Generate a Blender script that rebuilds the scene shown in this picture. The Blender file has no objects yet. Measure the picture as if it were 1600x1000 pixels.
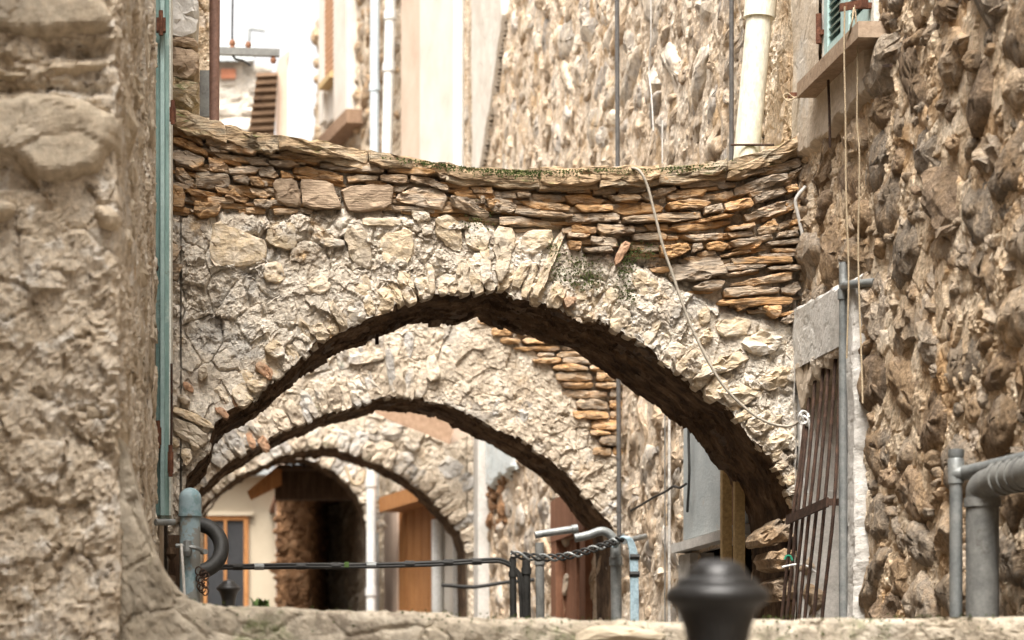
import bpy, math, random
import numpy as np
from mathutils import Vector

rng = random.Random(7)
NR = np.random.RandomState(11)
C = bpy.context.scene.collection
S = bpy.context.scene

# ------------------------------------------------------------------ camera, sky, sun, exposure
F = 85 / 36 * 1600          # focal length in pixels of the 1600 px wide photograph
VX, VY, CZ = 330.0, 1060.0, 1.6
cam_d = bpy.data.cameras.new('camera')
cam = bpy.data.objects.new('camera', cam_d)
C.objects.link(cam)
cam.location = (0, 0, CZ)
cam.rotation_euler = (math.radians(90), 0, 0)
cam_d.sensor_width = 36
cam_d.lens = 85
cam_d.shift_x = (800 - VX) / 1600
cam_d.shift_y = (VY - 500) / 1600
cam_d.clip_start = 0.1
cam_d.clip_end = 2000
cam_d.dof.use_dof = True
cam_d.dof.focus_distance = 11.9
cam_d.dof.aperture_fstop = 3.2
S.camera = cam

SUN_EL, SUN_AZ = 61.0, 198.0      # degrees; azimuth clockwise from +Y: behind the camera, a little to the left
w = bpy.data.worlds.new('World')
S.world = w
w.use_nodes = True
nt = w.node_tree
bg = nt.nodes['Background']
sky = nt.nodes.new('ShaderNodeTexSky')
sky.sky_type = 'NISHITA'
sky.sun_disc = False
sky.sun_elevation = math.radians(SUN_EL)
sky.sun_rotation = math.radians(SUN_AZ)
sky.air_density = 1.0
sky.dust_density = 6.0
sky.ozone_density = 0.3
hs = nt.nodes.new('ShaderNodeHueSaturation')
hs.inputs['Saturation'].default_value = 0.12      # thin white cloud takes the blue out
nt.links.new(sky.outputs[0], hs.inputs['Color'])
tint = nt.nodes.new('ShaderNodeMix')
tint.data_type = 'RGBA'
tint.blend_type = 'MULTIPLY'
tint.inputs[0].default_value = 1.0
tint.inputs[7].default_value = (1.0, 0.965, 0.925, 1)
nt.links.new(hs.outputs[0], tint.inputs[6])
nt.links.new(tint.outputs[2], bg.inputs[0])
bg.inputs[1].default_value = 0.15

sun_d = bpy.data.lights.new('sun', 'SUN')
sun_d.energy = 2.5
sun_d.angle = math.radians(24)
sun_d.color = (1.0, 0.95, 0.885)
sun = bpy.data.objects.new('sun', sun_d)
C.objects.link(sun)
_az, _el = math.radians(SUN_AZ), math.radians(SUN_EL)
_d = Vector((math.sin(_az) * math.cos(_el), math.cos(_az) * math.cos(_el), math.sin(_el)))
sun.rotation_euler = _d.to_track_quat('Z', 'Y').to_euler()
sun.location = (0, -5, 20)

S.view_settings.view_transform = 'Standard'
S.view_settings.look = 'None'
S.view_settings.gamma = 1
S.view_settings.use_curve_mapping = False
S.view_settings.exposure = 1.46
S.render.engine = 'CYCLES'
S.cycles.use_denoising = True
S.cycles.max_bounces = 6
S.cycles.diffuse_bounces = 4
S.cycles.caustics_reflective = False
S.cycles.caustics_refractive = False


# ------------------------------------------------------------------ pixel helpers (design aid only)
def P(px, py, Y):
    return np.array(((px - VX) * Y / F, Y, CZ + (VY - py) * Y / F))


# ------------------------------------------------------------------ noise
def _hash(ix, iy, iz, seed):
    h = (ix.astype(np.int64) * 374761393 + iy.astype(np.int64) * 668265263 + iz.astype(np.int64) * 2147483647 + seed * 974634777) & 0xffffffff
    h = ((h ^ (h >> 13)) * 1274126177) & 0xffffffff
    h = ((h ^ (h >> 16)) * 2246822519) & 0xffffffff
    return ((h ^ (h >> 15)) & 0xffffff) / float(0xffffff)


def vnoise(p, seed=0):
    i = np.floor(p).astype(np.int64)
    f = p - i
    f = f * f * f * (f * (f * 6 - 15) + 10)
    r = 0
    for dx in (0, 1):
        for dy in (0, 1):
            for dz in (0, 1):
                wgt = (f[:, 0] if dx else 1 - f[:, 0]) * (f[:, 1] if dy else 1 - f[:, 1]) * (f[:, 2] if dz else 1 - f[:, 2])
                r = r + wgt * _hash(i[:, 0] + dx, i[:, 1] + dy, i[:, 2] + dz, seed)
    return r * 2 - 1


def fbm(p, octv=4, seed=0, gain=0.5):
    a, s, t = 1.0, 0, 0
    q = p.copy()
    for k in range(octv):
        s = s + a * vnoise(q, seed + k * 17)
        t += a
        a *= gain
        q = q * 2.03 + 3.7
    return s / t


def facets(p, seed=0):
    """broken-stone relief: each cell is a randomly tilted plane; also returns the distance to the cell border"""
    i = np.floor(p).astype(np.int64)
    best = np.full(len(p), 9.0)
    sec = np.full(len(p), 9.0)
    h = np.zeros(len(p))
    for dx in (-1, 0, 1):
        for dy in (-1, 0, 1):
            for dz in (-1, 0, 1):
                cx, cy, cz = i[:, 0] + dx, i[:, 1] + dy, i[:, 2] + dz
                c = np.stack((cx + _hash(cx, cy, cz, seed), cy + _hash(cx, cy, cz, seed + 1), cz + _hash(cx, cy, cz, seed + 2)), 1)
                v = p - c
                d = (v * v).sum(1)
                g = (v[:, 0] * (_hash(cx, cy, cz, seed + 3) * 2 - 1) + v[:, 1] * (_hash(cx, cy, cz, seed + 4) * 2 - 1)
                     + v[:, 2] * (_hash(cx, cy, cz, seed + 5) * 2 - 1)) + (_hash(cx, cy, cz, seed + 6) - 0.5) * 0.8
                m = d < best
                sec = np.where(m, best, np.minimum(sec, d))
                h = np.where(m, g, h)
                best = np.where(m, d, best)
    return h, np.sqrt(sec) - np.sqrt(best)


# ------------------------------------------------------------------ mesh helpers
def mesh_from(name, V, faces, mats, smooth=False, fmat=None):
    me = bpy.data.meshes.new(name)
    me.from_pydata([tuple(v) for v in V], [], faces)
    for m in mats:
        me.materials.append(m)
    if smooth:
        me.polygons.foreach_set('use_smooth', [True] * len(me.polygons))
    if fmat is not None:
        me.polygons.foreach_set('material_index', fmat)
    me.update()
    return me


def link(name, me, parent=None, loc=None):
    o = bpy.data.objects.new(name, me)
    C.objects.link(o)
    if parent is not None:
        o.parent = parent
    if loc is not None:
        o.location = loc
    return o


def world_obj(name, V, faces, mats, parent=None, smooth=False, fmat=None):
    """link a mesh given in world coordinates with its origin in its own middle"""
    V = np.asarray(V, float)
    c = V.mean(0)
    po = np.array(parent_world(parent)) if parent is not None else np.zeros(3)
    me = mesh_from(name, V - c, faces, mats if isinstance(mats, (list, tuple)) else [mats], smooth, fmat)
    return link(name, me, parent, tuple(c - po))


def parent_world(p):
    v = Vector((0, 0, 0))
    while p is not None:
        v = v + p.location
        p = p.parent
    return v


def tag(o, label=None, cat=None, group=None, kind=None):
    if label: o['label'] = label
    if cat: o['category'] = cat
    if group: o['group'] = group
    if kind: o['kind'] = kind
    return o


def thing(name, label, cat, loc=(0, 0, 0), group=None):
    o = bpy.data.objects.new(name, None)
    C.objects.link(o)
    o.location = tuple(float(a) for a in loc)
    o.empty_display_size = 0.1
    return tag(o, label, cat, group)


def grid_faces(nu, nv, keep=None, flip=False):
    idx = np.arange(nu * nv).reshape(nu, nv)
    a, b, c, d = idx[:-1, :-1].ravel(), idx[1:, :-1].ravel(), idx[1:, 1:].ravel(), idx[:-1, 1:].ravel()
    q = np.stack((a, d, c, b) if flip else (a, b, c, d), 1)
    if keep is not None:
        q = q[keep]
    return q


class MB:
    def __init__(self):
        self.V, self.Fc = [], []

    def add(self, V, Fc):
        o = len(self.V)
        self.V += [tuple(v) for v in V]
        self.Fc += [tuple(i + o for i in f) for f in Fc]
        return self

    def box(self, lo, hi):
        x0, y0, z0 = lo
        x1, y1, z1 = hi
        V = [(x0, y0, z0), (x1, y0, z0), (x1, y1, z0), (x0, y1, z0), (x0, y0, z1), (x1, y0, z1), (x1, y1, z1), (x0, y1, z1)]
        return self.add(V, [(0, 3, 2, 1), (4, 5, 6, 7), (0, 1, 5, 4), (1, 2, 6, 5), (2, 3, 7, 6), (3, 0, 4, 7)])

    def bar(self, a, b, wv, hv):
        """box beam from a to b; wv, hv are half-size vectors across it"""
        a, b, wv, hv = (np.asarray(t, float) for t in (a, b, wv, hv))
        V = [a - wv - hv, a + wv - hv, a + wv + hv, a - wv + hv, b - wv - hv, b + wv - hv, b + wv + hv, b - wv + hv]
        return self.add(V, [(0, 1, 2, 3), (7, 6, 5, 4), (0, 4, 5, 1), (1, 5, 6, 2), (2, 6, 7, 3), (3, 7, 4, 0)])

    def tube(self, pts, r, n=10, smooth=True, res=6, cap=True):
        p = catmull(pts, res) if smooth and len(pts) > 2 else np.asarray(pts, float)
        k = len(p)
        rad = np.full(k, float(r)) if np.isscalar(r) else np.interp(np.linspace(0, 1, k), np.linspace(0, 1, len(r)), r)
        t = np.gradient(p, axis=0)
        t /= np.linalg.norm(t, axis=1)[:, None] + 1e-12
        up = np.array((0, 0, 1.0)) if abs(t[0, 2]) < 0.9 else np.array((1.0, 0, 0))
        a = np.cross(t[0], up)
        a /= np.linalg.norm(a)
        V = []
        for i in range(k):
            a = a - t[i] * a.dot(t[i])
            a /= np.linalg.norm(a) + 1e-12
            b = np.cross(t[i], a)
            for j in range(n):
                an = 2 * math.pi * j / n
                V.append(p[i] + rad[i] * (math.cos(an) * a + math.sin(an) * b))
        Fc = [(i * n + j, i * n + (j + 1) % n, (i + 1) * n + (j + 1) % n, (i + 1) * n + j) for i in range(k - 1) for j in range(n)]
        if cap:
            Fc += [tuple(range(n - 1, -1, -1)), tuple((k - 1) * n + j for j in range(n))]
        return self.add(V, Fc)

    def lathe(self, c, prof, n=28):
        """prof: list of (radius, z) from top to bottom"""
        V, k = [], len(prof)
        for r, z in prof:
            for j in range(n):
                an = 2 * math.pi * j / n
                V.append((c[0] + r * math.cos(an), c[1] + r * math.sin(an), c[2] + z))
        Fc = [(i * n + (j + 1) % n, i * n + j, (i + 1) * n + j, (i + 1) * n + (j + 1) % n) for i in range(k - 1) for j in range(n)]
        return self.add(V, Fc)

    def build(self, name, mat, parent=None, smooth=False):
        o = world_obj(name, self.V, self.Fc, mat, parent, smooth)
        if smooth:
            try:
                o.data.set_sharp_from_angle(angle=math.radians(50))
            except Exception:
                pass
        return o


def catmull(pts, res=6):
    p = np.asarray(pts, float)
    q = np.vstack((2 * p[0] - p[1], p, 2 * p[-1] - p[-2]))
    out = []
    for i in range(1, len(q) - 2):
        for s in np.linspace(0, 1, res, endpoint=False):
            a, b, c, d = q[i - 1], q[i], q[i + 1], q[i + 2]
            out.append(0.5 * (2 * b + (c - a) * s + (2 * a - 5 * b + 4 * c - d) * s * s + (3 * b - a - 3 * c + d) * s ** 3))
    out.append(q[-2])
    return np.array(out)


# ------------------------------------------------------------------ frames: a flat surface u, v with outward n
class Frame:
    def __init__(self, o, U, V=(0, 0, 1)):
        self.o = np.asarray(o, float)
        self.U = np.asarray(U, float) / np.linalg.norm(U)
        self.V = np.asarray(V, float)
        self.N = np.cross(self.U, self.V)

    def w(self, uvn):
        a = np.asarray(uvn, float)
        return self.o + a[..., 0:1] * self.U + a[..., 1:2] * self.V + a[..., 2:3] * self.N

    def hit(self, px, py, n=0.0):
        """where the sight line of a photo pixel meets the surface (offset n)"""
        d = np.array(((px - VX) / F, 1.0, (VY - py) / F))
        e = self.o + n * self.N - np.array((0, 0, CZ))
        t = e.dot(self.N) / d.dot(self.N)
        p = d * t - e
        return p.dot(self.U), p.dot(self.V)

    def world_hit(self, px, py, n=0.0):
        u, v = self.hit(px, py, n)
        return self.w((u, v, n))


def fbox(fr, u0, u1, v0, v1, n0, n1):
    V = fr.w(np.array([(u, v, n) for n in (n0, n1) for v in (v0, v1) for u in (u0, u1)]))
    return V, [(0, 2, 3, 1), (4, 5, 7, 6), (0, 1, 5, 4), (2, 6, 7, 3), (0, 4, 6, 2), (1, 3, 7, 5)]


def pxbox(fr, x0, x1, y0, y1, n0, n1):
    """box on a surface from photo pixels of its outer face"""
    a, b = fr.hit(x0, (y0 + y1) / 2, n1)[0], fr.hit(x1, (y0 + y1) / 2, n1)[0]
    xm = (x0 + x1) / 2
    t, s = fr.hit(xm, y0, n1)[1], fr.hit(xm, y1, n1)[1]
    return fbox(fr, min(a, b), max(a, b), min(s, t), max(s, t), n0, n1)


# ------------------------------------------------------------------ materials
def mk(name, stops, scale=3.0, stretch=(1, 1, 1), rough=0.92, bump=0.5, bscale=55, fine=0.35, rnd=0.2, rw=0.0, spec=0.15,
       moss=None, blotch=None, metal=0.0, bdist=0.02, moss_up=0.0, strata=0.0):
    m = bpy.data.materials.new(name)
    m.use_nodes = True
    t = m.node_tree
    N, L = t.nodes.new, t.links.new
    bs = t.nodes['Principled BSDF']
    bs.inputs['Roughness'].default_value = rough
    bs.inputs['Specular IOR Level'].default_value = spec
    bs.inputs['Metallic'].default_value = metal
    geo = N('ShaderNodeNewGeometry')
    mp = N('ShaderNodeMapping')
    mp.inputs['Scale'].default_value = stretch
    L(geo.outputs['Position'], mp.inputs['Vector'])
    na = N('ShaderNodeTexNoise')
    na.inputs['Scale'].default_value = scale
    na.inputs['Detail'].default_value = 8
    na.inputs['Roughness'].default_value = 0.62
    L(mp.outputs[0], na.inputs['Vector'])
    st = N('ShaderNodeMapRange')
    st.inputs['From Min'].default_value = 0.28
    st.inputs['From Max'].default_value = 0.72
    L(na.outputs['Fac'], st.inputs['Value'])
    fac = st.outputs[0]
    oi = N('ShaderNodeObjectInfo')
    if rw > 0:
        mx = N('ShaderNodeMix')
        mx.inputs[0].default_value = rw
        L(fac, mx.inputs[2])
        L(oi.outputs['Random'], mx.inputs[3])
        fac = mx.outputs[0]
    ramp = N('ShaderNodeValToRGB')
    el = ramp.color_ramp.elements
    while len(el) < len(stops):
        el.new(0.5)
    for i, c in enumerate(stops):
        el[i].position = i / max(1, len(stops) - 1)
        el[i].color = (*c, 1)
    L(fac, ramp.inputs[0])
    col = ramp.outputs[0]
    nb = N('ShaderNodeTexNoise')
    nb.inputs['Scale'].default_value = bscale
    nb.inputs['Detail'].default_value = 7
    nb.inputs['Roughness'].default_value = 0.65
    L(mp.outputs[0], nb.inputs['Vector'])
    if fine > 0:
        r2 = N('ShaderNodeMapRange')
        r2.inputs['From Min'].default_value = 0.3
        r2.inputs['From Max'].default_value = 0.7
        r2.inputs['To Min'].default_value = 1 - fine
        r2.inputs['To Max'].default_value = 1 + fine * 0.6
        L(nb.outputs['Fac'], r2.inputs['Value'])
        v = N('ShaderNodeMix'); v.data_type = 'RGBA'; v.blend_type = 'MULTIPLY'; v.inputs[0].default_value = 1
        L(col, v.inputs[6]); L(r2.outputs[0], v.inputs[7])
        col = v.outputs[2]
    if blotch:
        for (bc, bsc, lo, hi, amt) in blotch:
            n3 = N('ShaderNodeTexNoise'); n3.inputs['Scale'].default_value = bsc; n3.inputs['Detail'].default_value = 7
            n3.inputs['Roughness'].default_value = 0.68
            add = N('ShaderNodeVectorMath'); add.operation = 'ADD'
            add.inputs[1].default_value = (bsc * 3.1, 7.7 + bc[0] * 50, bc[1] * 60)
            L(geo.outputs['Position'], add.inputs[0]); L(add.outputs[0], n3.inputs['Vector'])
            r3 = N('ShaderNodeMapRange'); r3.interpolation_type = 'SMOOTHSTEP'
            r3.inputs['From Min'].default_value = lo; r3.inputs['From Max'].default_value = hi; r3.inputs['To Max'].default_value = amt
            L(n3.outputs['Fac'], r3.inputs['Value'])
            v = N('ShaderNodeMix'); v.data_type = 'RGBA'
            L(r3.outputs[0], v.inputs[0]); L(col, v.inputs[6]); v.inputs[7].default_value = (*bc, 1)
            col = v.outputs[2]
    if rnd > 0:
        hv = N('ShaderNodeHueSaturation')
        r4 = N('ShaderNodeMapRange'); r4.inputs['To Min'].default_value = 1 - rnd; r4.inputs['To Max'].default_value = 1 + rnd
        wn = N('ShaderNodeTexWhiteNoise'); wn.noise_dimensions = '1D'
        L(oi.outputs['Random'], wn.inputs['W'])
        L(wn.outputs['Value'], r4.inputs['Value'])
        L(r4.outputs[0], hv.inputs['Value']); L(col, hv.inputs['Color'])
        col = hv.outputs[0]
    if moss:
        mc, msc, lo, hi = moss
        n4 = N('ShaderNodeTexNoise'); n4.inputs['Scale'].default_value = msc; n4.inputs['Detail'].default_value = 9
        n4.inputs['Roughness'].default_value = 0.72
        L(geo.outputs['Position'], n4.inputs['Vector'])
        src = n4.outputs['Fac']
        if moss_up:
            sx = N('ShaderNodeSeparateXYZ'); L(geo.outputs['Normal'], sx.inputs[0])
            ma = N('ShaderNodeMath'); ma.operation = 'MULTIPLY_ADD'; ma.inputs[1].default_value = moss_up
            L(sx.outputs['Z'], ma.inputs[0]); L(src, ma.inputs[2]); src = ma.outputs[0]
        r5 = N('ShaderNodeMapRange'); r5.interpolation_type = 'SMOOTHSTEP'
        r5.inputs['From Min'].default_value = lo; r5.inputs['From Max'].default_value = hi; r5.inputs['To Max'].default_value = 0.9
        L(src, r5.inputs['Value'])
        v = N('ShaderNodeMix'); v.data_type = 'RGBA'
        L(r5.outputs[0], v.inputs[0]); L(col, v.inputs[6]); v.inputs[7].default_value = (*mc, 1)
        col = v.outputs[2]
    L(col, bs.inputs['Base Color'])
    if bump > 0:
        h = nb.outputs['Fac']
        if strata:
            ns = N('ShaderNodeTexNoise'); ns.inputs['Scale'].default_value = 1.0; ns.inputs['Detail'].default_value = 5
            m2 = N('ShaderNodeMapping'); m2.inputs['Scale'].default_value = (6, 6, 150); m2.inputs['Rotation'].default_value = (0.05, 0.04, 0)
            L(geo.outputs['Position'], m2.inputs['Vector']); L(m2.outputs[0], ns.inputs['Vector'])
            ad = N('ShaderNodeMath'); ad.operation = 'MULTIPLY_ADD'; ad.inputs[1].default_value = strata
            L(ns.outputs['Fac'], ad.inputs[0]); L(h, ad.inputs[2]); h = ad.outputs[0]
        bp = N('ShaderNodeBump')
        bp.inputs['Strength'].default_value = bump
        bp.inputs['Distance'].default_value = bdist
        L(h, bp.inputs['Height']); L(bp.outputs[0], bs.inputs['Normal'])
    return m


M = {}
M['lime'] = mk('lime_mortar', [(.34, .28, .215), (.53, .465, .38), (.66, .60, .51), (.76, .715, .645)], 5, bump=.9, bscale=42, fine=.45, rnd=0,
               blotch=[((.52, .33, .14), 2.2, .54, .66, .75), ((.36, .345, .32), 2.6, .53, .64, .75), ((.15, .11, .07), 7, .60, .70, .75)],
               moss=((.07, .10, .025), 2.4, .655, .74))
M['lime_grey'] = mk('grey_lime_mortar', [(.30, .245, .185), (.47, .395, .305), (.60, .52, .415), (.69, .62, .52)], 6, bump=.9, bscale=42, fine=.45, rnd=0,
                    blotch=[((.30, .28, .25), 2.3, .50, .62, .7), ((.40, .26, .12), 2.0, .58, .70, .5), ((.13, .10, .07), 8, .62, .7, .7)],
                    moss=((.07, .10, .025), 3.1, .66, .74))
M['soffit'] = mk('painted_shade_underside', [(.025, .016, .010), (.07, .043, .025), (.14, .09, .053), (.25, .17, .105)], 7, bump=.9, bscale=40, rnd=0)  # arch underside: its shade is put into the colour, darker than the face
M['soffit_stone'] = mk('painted_shade_stone', [(.035, .022, .014), (.09, .058, .036), (.16, .11, .07), (.13, .105, .085), (.26, .18, .115)], 7, bump=.8, bscale=35, fine=.4, rnd=.25, rw=.6)  # underside stones, likewise darkened in colour to stand for shade
M['slate'] = mk('ochre_slate', [(.19, .145, .11), (.39, .265, .165), (.50, .295, .135), (.45, .335, .225), (.34, .285, .225), (.56, .41, .275), (.49, .285, .135)], 5, (1, 1, 3.5),
                bump=.8, bscale=30, fine=.4, rnd=.2, rw=.5, strata=.6,
                blotch=[((.50, .26, .09), 4, .57, .68, .55), ((.15, .11, .075), 5, .60, .72, .6), ((.60, .50, .37), 6, .56, .68, .5)])
M['coping'] = mk('coping_slate', [(.20, .155, .105), (.38, .275, .17), (.46, .335, .21), (.42, .36, .27), (.32, .27, .205)], 5, (1, 1, 3), bump=.8, bscale=30, fine=.45, rnd=.15, rw=.35, strata=.7,
                 blotch=[((.12, .10, .07), 5, .56, .68, .7)], moss=((.085, .105, .03), 3.5, .60, .76), moss_up=.20)
M['slab'] = mk('brown_sandstone', [(.26, .19, .13), (.36, .27, .19), (.44, .34, .24)], 7, (1, 1, 2.5), bump=.45, bscale=40, fine=.25, rnd=.1, strata=.8,
               blotch=[((.16, .11, .07), 6, .58, .7, .5)])
M['buried'] = mk('stone_in_mortar', [(.33, .285, .225), (.48, .41, .32), (.54, .43, .29), (.54, .49, .42), (.42, .405, .375)], 6, (1, 1, 1.5), bump=.7, bscale=35, fine=.35, rnd=.12, rw=.45,
                 blotch=[((.62, .54, .43), 7, .50, .62, .75), ((.18, .14, .10), 7, .6, .7, .6)], moss=((.07, .10, .03), 3.0, .64, .74))
M['brick'] = mk('old_brick', [(.36, .20, .12), (.44, .275, .175), (.45, .34, .24)], 12, bump=.5, bscale=60, rnd=.1)
M['vous'] = mk('pale_voussoir', [(.24, .195, .145), (.42, .35, .27), (.52, .44, .34), (.42, .40, .37), (.58, .51, .42)], 6, bump=.8, bscale=36, fine=.4, rnd=.15, rw=.5,
               blotch=[((.15, .12, .085), 6, .56, .68, .65)], moss=((.08, .11, .04), 3.3, .60, .72))
M['wall_mortar'] = mk('tan_mortar', [(.36, .235, .13), (.56, .425, .285), (.68, .56, .415), (.76, .66, .53)], 4, bump=1.0, bscale=34, fine=.5, rnd=0,
                      blotch=[((.42, .25, .11), 2, .5, .64, .7), ((.58, .51, .43), 3, .54, .66, .7), ((.17, .11, .06), 9, .6, .7, .6)])
M['cobble'] = mk('rubble_rock', [(.14, .105, .075), (.26, .19, .13), (.38, .265, .16), (.31, .26, .205), (.46, .35, .24), (.50, .33, .17)], 6, bump=1.0, bscale=40, fine=.5, rnd=.25, rw=.6, bdist=.03,
                 blotch=[((.44, .36, .27), 5, .54, .66, .7), ((.08, .06, .045), 7, .6, .7, .6)])
M['pale_mortar'] = mk('pale_mortar', [(.44, .325, .215), (.60, .48, .355), (.68, .58, .46), (.74, .66, .56)], 4, bump=1.0, bscale=30, fine=.45, rnd=0,
                      blotch=[((.42, .27, .13), 2.6, .52, .64, .7), ((.22, .15, .09), 6, .6, .7, .65)])
M['pale_rock'] = mk('pale_rock', [(.22, .165, .115), (.36, .265, .175), (.46, .355, .25), (.37, .335, .295), (.54, .45, .345), (.52, .35, .18)], 6, bump=.7, bscale=26, fine=.4, rnd=.2, rw=.6,
                    blotch=[((.60, .52, .41), 4, .52, .64, .75), ((.15, .10, .07), 6, .6, .7, .6)])
M['pier'] = mk('pier_render', [(.38, .30, .21), (.58, .485, .365), (.70, .61, .49), (.78, .715, .62)], 5, bump=1.0, bscale=45, fine=.4, rnd=0,
               blotch=[((.50, .47, .43), 2.5, .54, .66, .5), ((.78, .74, .67), 10, .54, .62, .75), ((.12, .09, .06), 5, .62, .7, .8), ((.10, .07, .045), 17, .60, .66, .8), ((.45, .29, .15), 4, .6, .7, .6)])
M['pier_stone'] = mk('pier_stone', [(.36, .295, .21), (.50, .42, .315), (.60, .52, .405), (.54, .485, .40)], 5, bump=.6, bscale=25, fine=.35, rnd=.12, rw=.3,
                     blotch=[((.13, .10, .07), 4, .58, .68, .7)])
M['parapet'] = mk('parapet_stone', [(.20, .165, .12), (.32, .275, .21), (.42, .37, .295), (.52, .47, .39)], 4, bump=.8, bscale=22, fine=.35, rnd=0,
                  blotch=[((.14, .11, .08), 4, .58, .68, .7)], moss=((.10, .12, .045), 3.0, .54, .66))
M['plaster'] = mk('beige_plaster', [(.40, .33, .25), (.50, .42, .33), (.57, .50, .40)], 4, bump=.35, bscale=40, fine=.18, rnd=0,
                  blotch=[((.32, .25, .18), 2.5, .56, .70, .6), ((.46, .44, .41), 2, .52, .66, .6)])
M['sill'] = mk('brown_stone_sill', [(.24, .165, .11), (.33, .24, .165), (.40, .31, .23)], 5, bump=.3, bscale=40, fine=.2, rnd=0)
M['concrete'] = mk('grey_concrete', [(.40, .385, .35), (.50, .48, .445), (.58, .555, .515)], 5, bump=.35, bscale=50, fine=.2, rnd=0,
                   blotch=[((.28, .25, .21), 3, .58, .72, .6)])
M['white_plaster'] = mk('white_plaster', [(.50, .45, .385), (.57, .53, .47), (.62, .585, .53)], 2, bump=.2, bscale=40, fine=.08, rnd=0, blotch=[((.55, .47, .38), 2, .6, .74, .5)])
M['pink_plaster'] = mk('pink_plaster', [(.46, .345, .265), (.52, .40, .315), (.56, .45, .365)], 2, bump=.2, bscale=40, fine=.1, rnd=0)
M['cream'] = mk('cream_render', [(.38, .32, .235), (.44, .375, .28), (.48, .415, .315)], 1.2, bump=.15, bscale=40, fine=.08, rnd=0)
M['teal'] = mk('teal_paint', [(.12, .205, .185), (.195, .295, .27), (.28, .38, .35)], 8, (3, 3, .5), rough=.6, bump=.25, bscale=60, fine=.2, rnd=.1, blotch=[((.10, .10, .07), 9, .60, .7, .7), ((.42, .50, .46), 5, .56, .66, .6)])
M['paleteal'] = mk('pale_teal_paint', [(.28, .40, .38), (.38, .50, .48)], 6, rough=.55, bump=.2, bscale=60, fine=.15, rnd=.1, blotch=[((.16, .15, .11), 7, .62, .7, .7)])
M['white_edge'] = mk('white_edge', [(.62, .62, .56), (.74, .74, .68)], 8, bump=.1, rnd=0)
M['rust'] = mk('rusted_iron', [(.028, .018, .013), (.055, .034, .025), (.10, .055, .037)], 25, rough=.85, bump=.4, bscale=120, fine=.3, rnd=.1)
M['hinge'] = mk('rusted_hinge', [(.06, .025, .015), (.12, .05, .03), (.20, .09, .05)], 25, rough=.8, bump=.4, bscale=120, rnd=.1)
M['galv'] = mk('galvanised_steel', [(.12, .13, .13), (.19, .20, .195), (.27, .275, .26)], 14, rough=.5, bump=.12, bscale=90, fine=.2, rnd=.1, spec=.45, metal=.35, blotch=[((.22, .16, .11), 8, .62, .72, .6)])
M['grey_pipe'] = mk('dull_grey_pipe', [(.10, .10, .095), (.15, .15, .14), (.20, .20, .185)], 14, rough=.6, bump=.12, bscale=80, fine=.2, rnd=.08, spec=.3, blotch=[((.06, .05, .04), 9, .6, .7, .6)])
M['dark_pipe'] = mk('dark_pipe', [(.07, .065, .06), (.11, .105, .10)], 14, rough=.6, bump=.1, rnd=.08, spec=.3)
M['bluegrey'] = mk('blue_grey_paint', [(.17, .235, .265), (.235, .31, .335), (.30, .37, .39)], 7, rough=.5, bump=.12, bscale=70, fine=.1, rnd=0, blotch=[((.20, .195, .175), 7, .50, .53, .9), ((.13, .22, .235), 9, .58, .63, .7)])
M['white_pipe'] = mk('white_pipe', [(.54, .545, .52), (.62, .62, .60)], 3, rough=.45, bump=.05, rnd=.06, spec=.35, blotch=[((.5, .44, .34), 4, .62, .74, .5)])
M['blue_pipe'] = mk('blue_grey_pipe', [(.42, .49, .53), (.52, .58, .61)], 3, rough=.45, bump=.05, rnd=0, spec=.35)
M['cream_pipe'] = mk('cream_pipe', [(.58, .53, .41), (.68, .64, .52), (.72, .69, .58)], 6, (1, 1, .4), rough=.5, bump=.05, rnd=0, spec=.3, blotch=[((.30, .21, .11), 6, .64, .74, .7)])
M['brown_pipe'] = mk('brown_pipe', [(.17, .095, .07), (.22, .13, .10)], 3, rough=.5, bump=.05, rnd=0, spec=.3)
M['black'] = mk('black_paint', [(.014, .014, .014), (.028, .027, .026)], 6, rough=.42, bump=.12, rnd=.1, spec=.5)
M['rubber'] = mk('black_rubber', [(.012, .012, .011), (.03, .028, .025)], 8, rough=.6, bump=.1, rnd=.1, spec=.3)
M['cable'] = mk('grey_cable', [(.26, .23, .185), (.36, .32, .26)], 10, rough=.6, bump=.05, rnd=.05, spec=.25)
M['cable_pale'] = mk('pale_cable', [(.44, .42, .385), (.54, .52, .48)], 10, rough=.55, bump=.05, rnd=.05)
M['cable_blue'] = mk('bluish_cable', [(.22, .30, .34), (.32, .41, .45)], 10, rough=.55, bump=.05, rnd=.1)
M['twine'] = mk('jute_twine', [(.36, .28, .18), (.48, .39, .27)], 40, bump=.4, bscale=200, rnd=.05)
M['wood_orange'] = mk('orange_wood', [(.24, .10, .035), (.36, .165, .06), (.46, .23, .09)], 5, (6, 6, .6), rough=.7, bump=.3, bscale=40, rnd=.1)
M['wood_dark'] = mk('dark_wood', [(.035, .020, .012), (.07, .042, .025), (.11, .07, .042)], 5, (5, 5, .6), rough=.8, bump=.35, bscale=40, rnd=.1)
M['wood_red'] = mk('red_brown_wood', [(.12, .055, .03), (.20, .095, .055), (.30, .16, .10)], 4, (5, 5, .5), rough=.75, bump=.3, bscale=40, rnd=.1)
M['wood_lean'] = mk('brown_boards', [(.09, .055, .035), (.14, .09, .055), (.19, .125, .08)], 5, bump=.3, rnd=.15)
M['wood_tan'] = mk('tan_board', [(.20, .125, .08), (.26, .17, .11), (.31, .21, .145)], 4, (5, 1, 5), rough=.8, bump=.15, bscale=40, rnd=.05)
M['louvre'] = mk('orange_brown_paint', [(.40, .22, .12), (.48, .28, .16)], 6, rough=.7, bump=.1, rnd=.06)
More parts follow.
